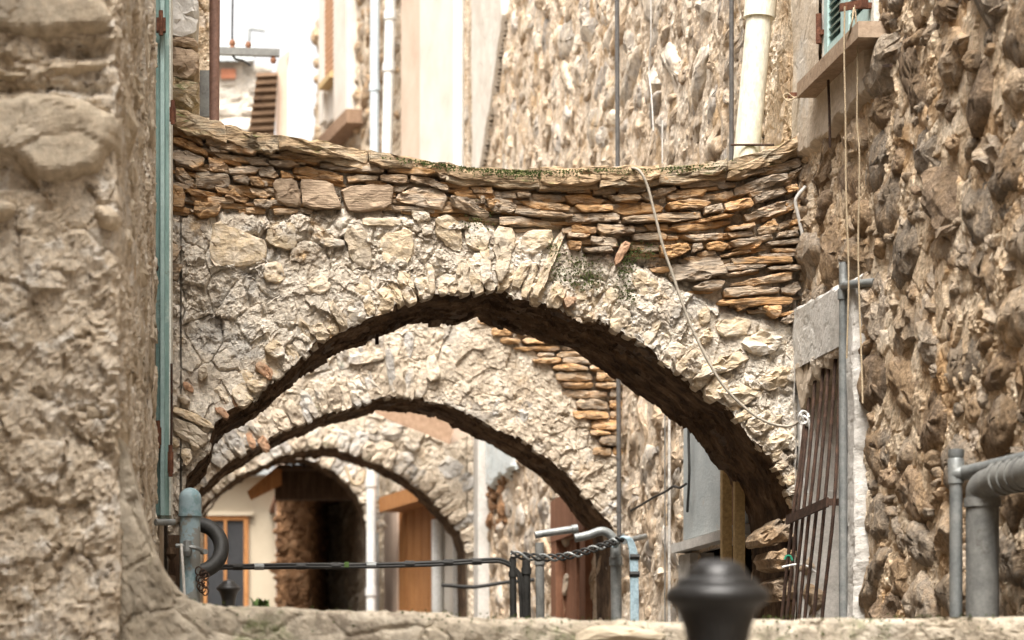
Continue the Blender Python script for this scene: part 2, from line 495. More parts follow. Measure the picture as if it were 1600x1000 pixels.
M['panel_grey'] = mk('grey_blue_panel', [(.30, .33, .335), (.37, .40, .40), (.44, .465, .46)], 3, (1, 1, 2), rough=.6, bump=.2, bscale=30, fine=.12, rnd=0, blotch=[((.45, .36, .26), 5, .62, .70, .6)])
M['ochre'] = mk('ochre_paint', [(.48, .34, .16), (.56, .41, .21)], 4, rough=.7, bump=.15, rnd=.05)
M['pale_blue'] = mk('pale_blue_render', [(.50, .55, .55), (.62, .65, .63)], 5, bump=.3, rnd=0, blotch=[((.5, .4, .3), 4, .58, .68, .6)])
M['roof'] = mk('roof_slate', [(.24, .27, .28), (.34, .36, .36), (.40, .40, .38)], 3, bump=.4, rnd=.15)
M['far_stone'] = mk('far_stone', [(.40, .36, .30), (.52, .47, .40), (.60, .56, .50)], 4, bump=.4, bscale=20, rnd=.18, rw=.5)
M['terracotta'] = mk('terracotta', [(.55, .22, .13), (.62, .28, .17)], 4, bump=.2, rnd=.1)
M['rusty'] = mk('rusty_brown_rubble', [(.07, .038, .02), (.15, .08, .04), (.24, .135, .07), (.32, .21, .125)], 6, bump=.9, bscale=30, fine=.45, rnd=.2, rw=.3)
M['ground'] = mk('cobbled_ground', [(.10, .085, .07), (.18, .155, .13), (.24, .21, .18)], 3, bump=.6, bscale=14, rnd=0)
M['plain'] = mk('old_render', [(.32, .25, .18), (.40, .325, .245), (.46, .385, .30)], 1.5, bump=.5, bscale=20, rnd=0)
M['moss'] = mk('moss', [(.035, .05, .012), (.07, .09, .025), (.10, .12, .04)], 20, bump=.6, bscale=120, rnd=.15)
M['leaf'] = mk('leaf', [(.05, .09, .025), (.09, .14, .045)], 10, bump=.1, rnd=.2)
M['green'] = mk('green_plastic', [(.02, .17, .10), (.03, .22, .13)], 10, bump=.05, rnd=0)
M['white_tie'] = mk('white_tie', [(.66, .65, .62), (.76, .75, .72)], 20, bump=.1, rnd=0)
M['tape'] = mk('white_tape', [(.60, .60, .57), (.70, .69, .66)], 20, bump=.1, rnd=0)
gl = mk('dark_glass', [(.03, .032, .035), (.05, .052, .055)], 2, rough=.12, bump=0, rnd=0, spec=.5)
M['glass'] = gl


# ------------------------------------------------------------------ masonry pieces
def clip(poly, nx, ny, d):
    out = []
    for i in range(len(poly)):
        a, b = poly[i], poly[(i + 1) % len(poly)]
        da, db = a[0] * nx + a[1] * ny - d, b[0] * nx + b[1] * ny - d
        if da <= 0: out.append(a)
        if (da < 0 < db) or (db < 0 < da):
            t = da / (da - db)
            out.append((a[0] + t * (b[0] - a[0]), a[1] + t * (b[1] - a[1])))
    return out


def voronoi(pts, gap, size):
    """cells of the points, each pulled in by gap/2"""
    pts = np.asarray(pts)
    cells = []
    for i, p in enumerate(pts):
        d = ((pts - p) ** 2).sum(1)
        nb = np.argsort(d)[1:15]
        r = size * 1.1
        poly = [(p[0] - r, p[1] - r), (p[0] + r, p[1] - r), (p[0] + r, p[1] + r), (p[0] - r, p[1] + r)]
        for j in nb:
            q = pts[j]
            L = math.sqrt(d[j])
            nx, ny = (q[0] - p[0]) / L, (q[1] - p[1]) / L
            poly = clip(poly, nx, ny, nx * (p[0] + q[0]) / 2 + ny * (p[1] + q[1]) / 2 - gap / 2)
            if len(poly) < 3: break
        cells.append(poly if len(poly) >= 3 else None)
    return cells


def area(poly):
    a = np.asarray(poly)
    b = np.roll(a, -1, 0)
    return 0.5 * (a[:, 0] * b[:, 1] - b[:, 0] * a[:, 1]).sum()


def outline(poly, n, rnd_, jit, seed, cut=.2):
    p = np.asarray(poly, float)
    if area(p) < 0: p = p[::-1]
    for _ in range(rnd_):                                   # take the corners off
        q = np.roll(p, -1, 0)
        p = np.stack((p * (1 - cut) + q * cut, p * cut + q * (1 - cut)), 1).reshape(-1, 2)
    nx = np.roll(p, -1, 0)
    L = np.linalg.norm(nx - p, axis=1)
    per = L.sum()
    out = []
    for a, b, l in zip(p, nx, L):                           # corners stay, edges are cut into short runs
        k = max(1, int(round(n * l / per)))
        for i in range(k):
            out.append(a + (b - a) * i / k)
    o = np.array(out)
    r = np.random.RandomState(seed)
    sz = math.sqrt(abs(area(p)) + 1e-9)
    return o + r.normal(0, jit * sz, o.shape), sz


def stone_geo(poly, prot, back=0.06, bulge=0.02, n=18, rnd_=1, jit=0.02, tilt=0.15, rough=0.1, rings=None, seed=0, prof='flat', cut=.2):
    """one stone in (u, v, n): a polygonal outline, broken shoulders, an uneven split or rounded face"""
    o, sz = outline(poly, n, rnd_, jit, seed, cut)
    n = len(o)
    r = np.random.RandomState(seed + 5)
    c = o.mean(0)
    tu, tv = r.normal(0, tilt, 2)
    thin = min(np.ptp(o[:, 0]), np.ptp(o[:, 1]))
    bev = min(.012, thin * .14)
    if prof == 'flat':
        prs = [(1.0, -bev * r.uniform(.6, 1.6)), (.95, -bev * .15), (.80, 0), (.55, 0), (.28, 0)]
    else:
        prs = [(1.04, -.9), (1.0, -.5), (.90, -.16), (.72, .12), (.48, .3), (.22, .38)]
        prs = [(a, b * bulge if b > 0 else b * (prot + bulge * .5)) for a, b in prs]
    V = [np.column_stack((c + (o - c) * 0.97, np.full(n, -back)))]
    for sc, h in prs:
        q = c + (o - c) * sc
        q = q + r.normal(0, thin * .018, q.shape)
        z = prot + h + (bulge * (1 - sc) if prof == 'flat' else 0) + np.clip(((q - c) @ np.array((tu, tv))), -.5 * abs(prot) - .008, .5 * abs(prot) + .008)
        V.append(np.column_stack((q, z)))
    V.append(np.array([[c[0], c[1], prot + (bulge if prof == 'flat' else bulge * .4)]]))
    Vs = np.vstack(V)
    f = 2.0 / max(sz, .03)
    q3 = np.column_stack((Vs[:, 0] * f, Vs[:, 1] * f * 1.3, np.full(len(Vs), (seed % 997) * 1.37)))
    hh = facets(q3, seed % 1000)[0] * .8 + vnoise(q3 * 2.1, seed % 991) * .35
    Vs[n:, 2] += np.clip(hh[n:], -1.2, .8) * rough * min(thin, .16) * 1.1
    k = len(prs) + 1
    Fc = []
    for i in range(k - 1):
        for j in range(n):
            a, b, c2, d = i * n + j, i * n + (j + 1) % n, (i + 1) * n + (j + 1) % n, (i + 1) * n + j
            Fc += [(a, b, c2), (a, c2, d)] if r.rand() < .5 else [(a, b, d), (b, c2, d)]
    top = k * n
    Fc += [((k - 1) * n + j, (k - 1) * n + (j + 1) % n, top) for j in range(n)]
    return Vs, Fc


def lay(fr, poly, mat, parent, name='stone', smooth=False, seed=None, **kw):
    V, Fc = stone_geo(poly, seed=rng.randrange(1 << 30) if seed is None else seed, **kw)
    return world_obj(name, fr.w(V), Fc, mat, parent, smooth)


def lay_block(fr, poly, mat, parent, name, prot, bev=.05, res=.012, amp=.45, seed=0, back=.12):
    """a large weathered block: its face is a fine grid that rolls off towards its outline"""
    p, _ = outline(poly, 40, 2, .012, seed)
    lo, hi = p.min(0) - .01, p.max(0) + .01
    nu, nv = int((hi[0] - lo[0]) / res) + 2, int((hi[1] - lo[1]) / res) + 2
    u, v = np.meshgrid(np.linspace(lo[0], hi[0], nu), np.linspace(lo[1], hi[1], nv), indexing='ij')
    u, v = u.ravel(), v.ravel()
    d = np.full(len(u), 9.0)
    ins = np.zeros(len(u), bool)
    for a, b in zip(p, np.roll(p, -1, 0)):
        e = b - a
        t = np.clip(((u - a[0]) * e[0] + (v - a[1]) * e[1]) / (e @ e + 1e-12), 0, 1)
        d = np.minimum(d, np.hypot(u - a[0] - t * e[0], v - a[1] - t * e[1]))
        c = (a[1] > v) != (b[1] > v)
        ins ^= c & (u < a[0] + (v - a[1]) / (b[1] - a[1] + 1e-12) * e[0])
    d = np.where(ins, d, -d)
    base = fr.w(np.column_stack((u, v, 0 * u)))
    d = d + .02 * fbm(base * 9, 3, seed)
    k = np.clip((d + .012) / bev, 0, 1)
    h = -back + (prot + back) * np.sqrt(1 - (1 - k) ** 2) + (relief(base, amp, seed + 300, 1.5) + .015 * fbm(base * 5, 3, seed)) * k
    kk = d.reshape(nu, nv)
    keep = (np.maximum(np.maximum(kk[:-1, :-1], kk[1:, 1:]), np.maximum(kk[1:, :-1], kk[:-1, 1:])) > -.012).ravel()
    return world_obj(name, fr.w(np.column_stack((u, v, h))), grid_faces(nu, nv, keep).tolist(), mat, parent, False)


def pack(u0, u1, v0, v1, rr, tries, mask, asp, seed, power=1.6, sep=.93):
    """blobs of very uneven size thrown at a surface until no more fit, largest first"""
    r = np.random.RandomState(seed)
    rad = rr[0] + (rr[1] - rr[0]) * r.rand(tries) ** power
    rad = np.sort(rad)[::-1]
    U, Vv = r.uniform(u0, u1, tries), r.uniform(v0, v1, tries)
    pu, pv, pr = np.zeros(tries), np.zeros(tries), np.zeros(tries)
    k = 0
    for i in range(tries):
        if k:
            d = ((pu[:k] - U[i]) / asp) ** 2 + (pv[:k] - Vv[i]) ** 2
            if (d < ((pr[:k] + rad[i]) * sep) ** 2).any(): continue
        if mask is not None and not mask(U[i], Vv[i]): continue
        pu[k], pv[k], pr[k] = U[i], Vv[i], rad[i]
        k += 1
    return list(zip(pu[:k], pv[:k], pr[:k]))


def rubble(parent, fr, u0, u1, v0, v1, rr, mat, mask=None, aspect=1.3, prot=(.0, .05), bulge=.035, limit=300, tries=5000,
           power=1.6, round_share=.55, n=16, seed=1, names=('stone', 'rubble_infill'), ang=.35, sep=.93, lean=0.0):
    """rubble masonry over a surface: the stones that show largest are objects, the rest one 'stuff' part"""
    r = np.random.RandomState(seed)
    out = []
    for (uu, vv, rad) in pack(u0, u1, v0, v1, rr, tries, mask, aspect, seed, power, sep):
        m = r.randint(6, 10)
        t = np.sort((np.arange(m) + r.uniform(-.38, .38, m)) / m * 2 * math.pi)
        q = rad * r.uniform(.82, 1.16, m)
        el = r.uniform(.82, 1.22)
        an = r.normal(lean, ang)
        ca, sa = math.cos(an), math.sin(an)
        x, y = q * np.cos(t) * el * aspect, q * np.sin(t) / el
        poly = [(uu + a * ca - b * sa, vv + a * sa + b * ca) for a, b in zip(x, y)]
        wp = fr.w((uu, vv, 0))
        g = fr.N.dot(np.array((0, 0, CZ)) - wp) / np.linalg.norm(wp)
        sx = VX + wp[0] / wp[1] * F
        sy = VY - (wp[2] - CZ) / wp[1] * F
        inn = -40 < sx < 1640 and -40 < sy < 1000
        out.append((rad * rad * abs(g) / wp[1] ** 2 * (1 if inn else .001), poly, rad))
    out.sort(key=lambda t: -t[0])
    mb = MB()
    for k, (_, q, rad) in enumerate(out):
        pr = r.uniform(*prot)
        rd = r.rand() < round_share
        V, Fc = stone_geo(q, pr, back=.10, bulge=min(bulge, rad * .6) * r.uniform(.5, 1.3), n=n if rad > .04 else 11, rnd_=2 if rd else 1, jit=.02, tilt=.16, rough=.09 if rd else .16,
                          prof='round' if rd else 'flat', seed=int(r.randint(1 << 30)), cut=.22 if rd else .15)
        if k < limit:
            world_obj(names[0], fr.w(V), Fc, mat, parent, rd)
        else:
            mb.add(fr.w(V), Fc)
    if mb.V:
        tag(mb.build(names[1], mat, parent, False), kind='stuff')


def relief(p, amp=1.0, seed=0, coarse=1.0):
    """rough broken mortar: lumps, chips and pits, in metres"""
    h1, e1 = facets(p * 6.5 / coarse, seed)
    wp = p + .03 * np.stack((vnoise(p * 12, seed + 5), vnoise(p * 12, seed + 6), vnoise(p * 12, seed + 7)), 1)
    h2, e2 = facets(wp * 21.0 / coarse + 5, seed + 31)
    h3, e3 = facets(wp * 52.0 / coarse + 9, seed + 61)
    rough = np.clip(.55 + .9 * fbm(p * 2.3 / coarse, 2, seed + 71), .15, 1.2)         # some areas smoother than others
    h = .020 * fbm(p * 3.2 / coarse, 3, seed + 2) + .020 * h1 + rough * (.014 * h2 + .007 * h3 + .014 * fbm(p * 24 / coarse, 4, seed + 9, .6))
    h = h - .014 * np.clip(1 - e1 / .09, 0, 1) * (vnoise(p * 4, seed + 77) > -.1) - rough * .016 * np.clip(fbm(p * 15 / coarse, 3, seed + 41) - .22, 0, .4) * 4
    return h * amp


def wall_sheet(name, parent, fr, u0, u1, v0, v1, res, mat, amp=1.0, keep=None, seed=0, coarse=1.0, extra=None, smooth=False):
    nu, nv = int((u1 - u0) / res) + 2, int((v1 - v0) / res) + 2
    u, v = np.meshgrid(np.linspace(u0, u1, nu), np.linspace(v0, v1, nv), indexing='ij')
    u, v = u.ravel(), v.ravel()
    base = fr.w(np.column_stack((u, v, np.zeros_like(u))))
    h = relief(base, amp, seed, coarse)
    if extra is not None: h = h + extra(u, v)
    V = fr.w(np.column_stack((u, v, h)))
    k = None
    if keep is not None:
        um, vm = u.reshape(nu, nv), v.reshape(nu, nv)
        cu = (um[:-1, :-1] + um[1:, 1:]).ravel() / 2
        cv = (vm[:-1, :-1] + vm[1:, 1:]).ravel() / 2
        k = keep(cu, cv)
    return world_obj(name, V, grid_faces(nu, nv, k).tolist(), mat, parent, smooth)


def curve(pts):
    a = np.asarray(pts, float)
    return lambda x: np.interp(x, a[:, 0], a[:, 1])


def column_mass(name, parent, xs, zlo, ztop, y0, thick, res, mats, amp=1.0, seed=0, soffit=True, recess=None, coarse=1.0, round_top=0.0):
    """a wall standing across the alley: for every column x a loop top-back, top-front, face, underside, back"""
    xd = np.linspace(xs[0], xs[1], 4000)
    sl = np.minimum(np.maximum(np.abs(np.gradient(zlo(xd), xd)), np.abs(np.gradient(ztop(xd), xd))), 6)
    sd = np.concatenate(([0], np.cumsum(np.sqrt(1 + sl[1:] ** 2) * np.diff(xd))))
    x = np.interp(np.arange(0, sd[-1], res), sd, xd)
    lo, hi = zlo(x), ztop(x)
    nface = int((hi - lo).max() / res) + 2
    nsof = int(thick / (res * 1.6)) + 2
    ntop = max(3, int(thick / (res * 3)))
    nb = 24
    t = np.linspace(0, 1, nface)
    s = np.linspace(0, 1, nsof)[1:]
    prof = []
    for k in np.linspace(1, 0, ntop)[:-1]:
        prof.append((y0 + thick * k + 0 * x, hi))
    for k in t:
        z = hi + (lo - hi) * k
        yy = y0 + 0 * x
        if round_top:
            d = np.clip(1 - (hi - z) / round_top, 0, 1)
            yy = yy + round_top * (1 - np.sqrt(np.clip(1 - d * d, 0, 1)))
        prof.append((yy, z))
    for k in s:
        prof.append((y0 + thick * k, lo))
    for k in np.linspace(0, 1, nb)[1:]:
        prof.append((y0 + thick + 0 * x, lo + (hi - lo) * k))
    m = len(prof)
    V = np.zeros((len(x), m, 3))
    for j, (yy, zz) in enumerate(prof):
        V[:, j, 0], V[:, j, 1], V[:, j, 2] = x, yy, zz
    flat = V.reshape(-1, 3)
    d = relief(flat, amp, seed, coarse)
    d2 = relief(flat + 31.7, amp, seed + 3, coarse)
    isf = np.zeros(m, bool)
    isf[ntop - 1:ntop - 1 + nface] = True
    fm = np.tile(isf, len(x))
    rec = recess(flat[:, 0], flat[:, 2]) if recess is not None else 0
    out = flat.copy()
    out[:, 1] -= np.where(fm, d, d * .6) - np.where(fm, rec, 0)
    out[:, 2] += d2 * .8
    q = grid_faces(len(x), m, None, flip=True)
    j = np.tile(np.arange(m - 1), len(x) - 1)
    mi = np.where((j >= ntop + nface - 2) & (j < ntop + nface - 2 + nsof), 1 if soffit else 0, 0)
    return world_obj(name, out, q.tolist(), mats, parent, False, mi.tolist())


# ================================================================== SETTING
g = tag(world_obj('ground', [(-400, -200, .7), (400, -200, .7), (400, 900, .7), (-400, 900, .7)], [(0, 1, 2, 3)], M['ground']), kind='structure')
al = MB()
for k in range(12):
    al.box((-.4, 8.2 + k * 2, .705), (3.1, 10.2 + k * 2 + (.0), .76 + k * .11))
tag(al.build('alley_steps', M['ground']), kind='structure')

# ================================================================== ARCHES
AF = lambda Y: Frame((0, Y, 0), (1, 0, 0))


def zp(py, Y): return CZ + (VY - py) * Y / F
def xp(px, Y): return (px - VX) * Y / F


def pxcurve(pts, Y):
    a = np.asarray(pts, float)
    f = curve(np.column_stack((xp(a[:, 0], Y), zp(a[:, 1], Y))))
    return f


def poly_px(pts, Y): return [(xp(a, Y), zp(b, Y)) for a, b in pts]
def zz(L, ox, oy, s): return [(a / s + ox, b / s + oy) for a, b in L]


Y1 = 12.0
a1 = thing('stone_arch', 'nearest stone arch, ochre slate courses on top, a pale cable hanging over it', 'arch', (xp(765, Y1), Y1, .7), 'stone arches spanning the alley')
I1 = [(262, 1090), (281, 1080), (284, 800), (292, 745), (322, 712), (336, 657), (363, 640), (401, 618), (442, 584), (490, 545), (542, 513), (614, 481), (650, 468), (680, 461), (715, 462), (750, 455),
      (780, 447), (800, 460), (830, 468), (870, 479), (900, 494), (940, 502), (985, 529), (1010, 545), (1040, 566), (1065, 585), (1090, 601), (1110, 620), (1140, 636), (1160, 662),
      (1180, 690), (1205, 718), (1225, 748), (1240, 785), (1247, 840), (1251, 1080), (1270, 1090)]
T1 = [(262, 175), (300, 192), (380, 214), (420, 223), (520, 236), (600, 251), (700, 266), (760, 273), (830, 277), (900, 275), (960, 272), (1000, 273), (1060, 270), (1110, 265), (1170, 253), (1210, 240), (1270, 210)]
B1 = [(262, 335), (420, 335), (540, 330), (620, 338), (700, 340), (780, 358), (880, 376), (960, 402), (1020, 425), (1060, 447), (1130, 480), (1200, 500), (1270, 500)]
zI1, zT1, zB1 = pxcurve(I1, Y1), pxcurve(T1, Y1), pxcurve(B1, Y1)
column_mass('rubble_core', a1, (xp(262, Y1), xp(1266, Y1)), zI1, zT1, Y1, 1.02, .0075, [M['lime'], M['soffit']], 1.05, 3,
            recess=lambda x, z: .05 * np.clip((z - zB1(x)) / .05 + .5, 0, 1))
fr1 = AF(Y1)
ZL = lambda L: poly_px(zz(L, 250, 180, 3.019), Y1)
ZR = lambda L: poly_px(zz(L, 750, 220, 3.019), Y1)
ZB = lambda L: poly_px(zz(L, 250, 480, 2.909), Y1)
ZC = lambda L: poly_px(zz(L, 750, 480, 2.909), Y1)
left_slates = [
    [(60, 100), (130, 115), (225, 175), (220, 195), (130, 165), (60, 130)], [(60, 165), (130, 170), (210, 205), (205, 235), (165, 262), (60, 215)],
    [(75, 250), (110, 250), (180, 335), (170, 350), (110, 325), (70, 290)], [(225, 195), (300, 225), (325, 245), (310, 270), (235, 270)],
    [(210, 110), (330, 140), (455, 180), (440, 192), (330, 175), (215, 140)], [(245, 180), (350, 190), (500, 205), (500, 228), (400, 225), (290, 205)],
    [(320, 255), (420, 240), (470, 250), (450, 275), (330, 282)], [(460, 245), (530, 240), (560, 290), (540, 300), (470, 285)],
    [(160, 275), (230, 265), (325, 285), (332, 340), (300, 348), (170, 340)], [(340, 295), (400, 290), (425, 310), (415, 335), (350, 315)],
    [(420, 295), (470, 300), (495, 325), (490, 342), (430, 335)], [(300, 385), (350, 345), (400, 345), (420, 395), (400, 415)],
    [(420, 345), (480, 350), (520, 375), (500, 395), (430, 375)], [(440, 400), (520, 400), (530, 430), (500, 440), (445, 425)],
    [(510, 190), (620, 190), (745, 215), (740, 240), (640, 225), (520, 205)], [(510, 215), (600, 215), (665, 240), (600, 250), (515, 235)],
    [(625, 250), (700, 245), (865, 285), (865, 318), (780, 310), (630, 275)], [(565, 265), (610, 275), (635, 300), (575, 300)],
    [(750, 225), (850, 225), (1010, 230), (1060, 265), (1050, 280), (890, 270), (760, 250)], [(880, 290), (960, 285), (1030, 295), (1020, 312), (890, 318)],
    [(1035, 290), (1165, 285), (1165, 320), (1120, 325), (1040, 315)], [(1175, 285), (1260, 300), (1365, 340), (1360, 365), (1270, 340), (1180, 315)],
    [(1120, 370), (1240, 335), (1340, 360), (1360, 400), (1330, 450), (1200, 430), (1110, 400)], [(1370, 390), (1450, 395), (1560, 470), (1540, 495), (1440, 460), (1370, 430)],
    [(1440, 290), (1600, 300), (1600, 335), (1450, 325)], [(1460, 340), (1560, 345), (1570, 375), (1480, 370)], [(1530, 400), (1600, 400), (1600, 440), (1550, 445)],
    [(165, 410), (290, 420), (280, 470), (190, 490), (160, 460)], [(60, 325), (100, 335), (120, 380), (110, 440), (60, 430)], [(50, 600), (110, 620), (70, 690), (50, 690)],
    [(60, 700), (110, 705), (80, 780), (60, 775)], [(60, 60), (110, 80), (200, 120), (205, 150), (130, 112), (60, 95)], [(120, 350), (200, 365), (230, 390), (150, 385)],
    [(390, 200), (480, 215), (520, 240), (430, 236)], [(230, 150), (330, 180), (240, 178)], [(1100, 340), (1180, 335), (1140, 360), (1105, 362)], [(1060, 240), (1180, 250), (1300, 275), (1250, 290), (1080, 272)],
    [(1300, 270), (1440, 300), (1440, 320), (1320, 300)], [(640, 290), (720, 292), (740, 303), (650, 303)]]
right_slates = [
    [(0, 220), (60, 240), (55, 255), (0, 250)], [(65, 240), (165, 250), (170, 275), (70, 270)], [(170, 250), (235, 255), (235, 270), (175, 270)], [(240, 250), (385, 260), (385, 285), (250, 278)],
    [(390, 265), (480, 255), (610, 285), (560, 300), (420, 300)], [(20, 300), (80, 260), (180, 310), (150, 345), (60, 335)], [(170, 320), (430, 350), (440, 365), (250, 360), (165, 345)],
    [(440, 305), (620, 310), (620, 335), (480, 340)], [(440, 345), (640, 345), (655, 380), (560, 385), (450, 375)], [(85, 360), (200, 360), (390, 385), (388, 408), (200, 395), (95, 400)],
    [(430, 400), (550, 410), (545, 440), (430, 435)], [(555, 395), (730, 410), (720, 440), (580, 445), (550, 425)], [(410, 440), (520, 445), (500, 462), (415, 460)],
    [(520, 455), (640, 460), (650, 500), (600, 510), (520, 480)], [(410, 475), (480, 480), (470, 520), (420, 515)], [(480, 515), (610, 500), (630, 525), (500, 530)],
    [(530, 230), (640, 225), (640, 250), (535, 255)], [(645, 210), (790, 215), (780, 245), (660, 255)], [(620, 300), (760, 285), (870, 310), (850, 340), (670, 350), (625, 330)],
    [(750, 250), (920, 215), (925, 235), (830, 265), (790, 290)], [(875, 260), (1000, 225), (1070, 235), (1050, 260), (900, 278)], [(875, 300), (1000, 275), (1095, 290), (1060, 315), (890, 330)],
    [(660, 380), (780, 355), (1040, 335), (1045, 365), (900, 385), (670, 395)], [(715, 445), (850, 430), (885, 450), (875, 470), (720, 470)], [(770, 400), (885, 395), (885, 425), (790, 425)],
    [(940, 200), (1040, 190), (1160, 170), (1160, 200), (1050, 220), (950, 225)], [(1115, 205), (1200, 195), (1210, 215), (1125, 230)], [(1190, 165), (1300, 140), (1370, 120), (1380, 140), (1200, 190)],
    [(1310, 140), (1510, 75), (1520, 120), (1400, 155), (1320, 165)], [(1200, 225), (1330, 180), (1440, 160), (1450, 185), (1330, 230), (1200, 265)], [(1110, 250), (1190, 235), (1200, 260), (1150, 280), (1100, 275)],
    [(1435, 220), (1490, 205), (1500, 235), (1450, 250)], [(1280, 270), (1430, 215), (1445, 250), (1300, 300)], [(1145, 300), (1270, 270), (1290, 310), (1150, 340)], [(1240, 350), (1380, 300), (1510, 255), (1530, 310), (1260, 385)],
    [(1050, 320), (1135, 300), (1140, 335), (1055, 350)], [(950, 450), (1150, 435), (1145, 462), (1000, 478)], [(1160, 410), (1290, 390), (1290, 410), (1180, 430)], [(1160, 440), (1280, 425), (1290, 450), (1180, 460)],
    [(1310, 410), (1390, 365), (1410, 400), (1380, 440), (1310, 440)], [(1170, 480), (1370, 445), (1380, 465), (1200, 505)], [(1060, 490), (1120, 475), (1175, 490), (1150, 520), (1070, 515)],
    [(1000, 490), (1040, 485), (1050, 510), (1000, 530)], [(840, 500), (970, 485), (990, 520), (900, 560), (850, 540)], [(1130, 540), (1270, 510), (1275, 525), (1140, 550)], [(1340, 485), (1500, 465), (1520, 485), (1370, 500)],
    [(1400, 440), (1490, 425), (1500, 455), (1400, 460)], [(1180, 555), (1290, 550), (1460, 555), (1465, 580), (1200, 585)], [(1150, 635), (1300, 605), (1320, 610), (1180, 640)], [(1170, 680), (1280, 650), (1470, 620), (1470, 660), (1300, 680)],
    [(900, 580), (1140, 562), (1168, 620), (1060, 660), (910, 662), (890, 640)], [(1000, 690), (1080, 660), (1155, 665), (1130, 700), (1030, 705)], [(1140, 700), (1280, 690), (1410, 695), (1405, 720), (1150, 742)],
    [(1115, 760), (1300, 745), (1475, 740), (1470, 770), (1300, 780), (1120, 775)], [(1415, 695), (1500, 660), (1510, 700), (1480, 728), (1420, 720)], [(1195, 770), (1240, 760), (1270, 780), (1220, 805)],
    [(1320, 785), (1415, 780), (1415, 825), (1390, 840)], [(1410, 850), (1490, 800), (1500, 850), (1450, 865)], [(1370, 510), (1500, 515), (1500, 530), (1390, 530)], [(1310, 540), (1490, 530), (1490, 548), (1330, 552)],
    [(1350, 600), (1500, 590), (1505, 612), (1360, 612)], [(890, 410), (1000, 395), (1150, 375), (1140, 405), (950, 430)], [(900, 395), (1040, 372), (1150, 345), (1200, 352), (1060, 385)], [(1180, 520), (1290, 470), (1340, 470), (1300, 510)],
    [(1460, 380), (1530, 365), (1530, 395), (1470, 398)], [(1470, 410), (1530, 400), (1530, 425), (1480, 425)], [(600, 260), (740, 262), (760, 280), (640, 292)], [(800, 180), (930, 172), (920, 200), (810, 208)],
    [(0, 262), (20, 268), (20, 300), (0, 300)], [(180, 285), (300, 292), (420, 312), (420, 335), (250, 322)], [(400, 225), (520, 225), (520, 250), (410, 250)], [(260, 215), (390, 218), (395, 240), (270, 240)],
    [(1150, 592), (1280, 588), (1350, 590), (1330, 602), (1170, 615)]]
for L in left_slates:
    lay(fr1, ZL(L), M['slate'], a1, 'slate', prot=rng.uniform(.01, .045), back=.1, bulge=.003, n=18, rnd_=1, jit=.018, tilt=.16, rough=.16, cut=.10)
for L in right_slates:
    lay(fr1, ZR(L), M['slate'], a1, 'slate', prot=rng.uniform(.005, .045), back=.1, bulge=.003, n=18, rnd_=1, jit=.018, tilt=.16, rough=.16, cut=.10)
# thin filler slates in the gaps of the dry-laid bands
fill_b = 0
for k in range(235):
    px = rng.uniform(275, 1248)
    t_, b_ = float(np.interp(px, *zip(*T1))) + 22, float(np.interp(px, *zip(*B1))) - 4
    py = rng.uniform(t_, b_)
    L_, H_ = rng.uniform(28, 75), rng.uniform(5, 10)
    sl = (float(np.interp(px + 20, *zip(*T1))) - float(np.interp(px - 20, *zip(*T1)))) / 40 * (1 - (py - t_) / max(1, b_ - t_) * .8) + rng.uniform(-.05, .05)
    q = [(px - L_ / 2, py - sl * L_ / 2 - H_ * .3), (px, py - H_ * .6), (px + L_ / 2, py + sl * L_ / 2 - H_ * .4), (px + L_ / 2, py + sl * L_ / 2 + H_ * .4), (px - L_ / 2.4, py - sl * L_ / 2 + H_ * .5)]
    lay(fr1, poly_px(q, Y1), M['slate'], a1, 'slate', prot=rng.uniform(-.03, .012), back=.06, bulge=.003, n=12, jit=.02, tilt=.15, rough=.14, cut=.1)
for L in ([(545, 308), (640, 306), (660, 360), (668, 438), (560, 420), (530, 330)], [(676, 300), (800, 310), (855, 430), (850, 448), (674, 440), (655, 330)],
          [(850, 340), (1080, 328), (1102, 350), (1095, 440), (900, 460), (868, 430)]):
    lay(fr1, ZL(L), M['slab'], a1, 'stone', prot=.035, back=.1, bulge=.004, n=18, rnd_=1, jit=.012, tilt=.08, rough=.06)
buried_l = [[(240, 525), (300, 510), (430, 560), (500, 600), (490, 680), (400, 715), (230, 710)], [(510, 530), (620, 500), (640, 540), (640, 630), (590, 635), (500, 600)],
            [(1180, 440), (1270, 460), (1280, 495), (1200, 505)], [(875, 540), (985, 540), (995, 640), (1000, 740), (900, 690), (870, 590)], [(1040, 560), (1190, 530), (1200, 660), (1160, 710), (1060, 700), (1030, 640)],
            [(1290, 490), (1360, 470), (1420, 520), (1430, 640), (1370, 630), (1300, 560)], [(1470, 650), (1520, 650), (1575, 780), (1520, 800), (1475, 750)], [(490, 700), (560, 690), (600, 760), (560, 800), (490, 780)],
            [(690, 800), (760, 750), (810, 790), (790, 840), (720, 850)], [(1250, 700), (1290, 710), (1300, 840), (1270, 850)], [(770, 580), (870, 590), (870, 620), (780, 625)], [(950, 485), (1140, 490), (1130, 525), (955, 525)],
            [(1430, 520), (1500, 500), (1560, 560), (1540, 640), (1450, 630)], [(1230, 520), (1285, 520), (1290, 560), (1240, 575)], [(890, 760), (990, 755), (1000, 860), (920, 850)]]
for L in buried_l:
    lay(fr1, ZL(L), M['buried'], a1, 'stone', prot=rng.uniform(.012, .024), back=.08, bulge=.004, n=18, jit=.02, tilt=.06, rough=.08)
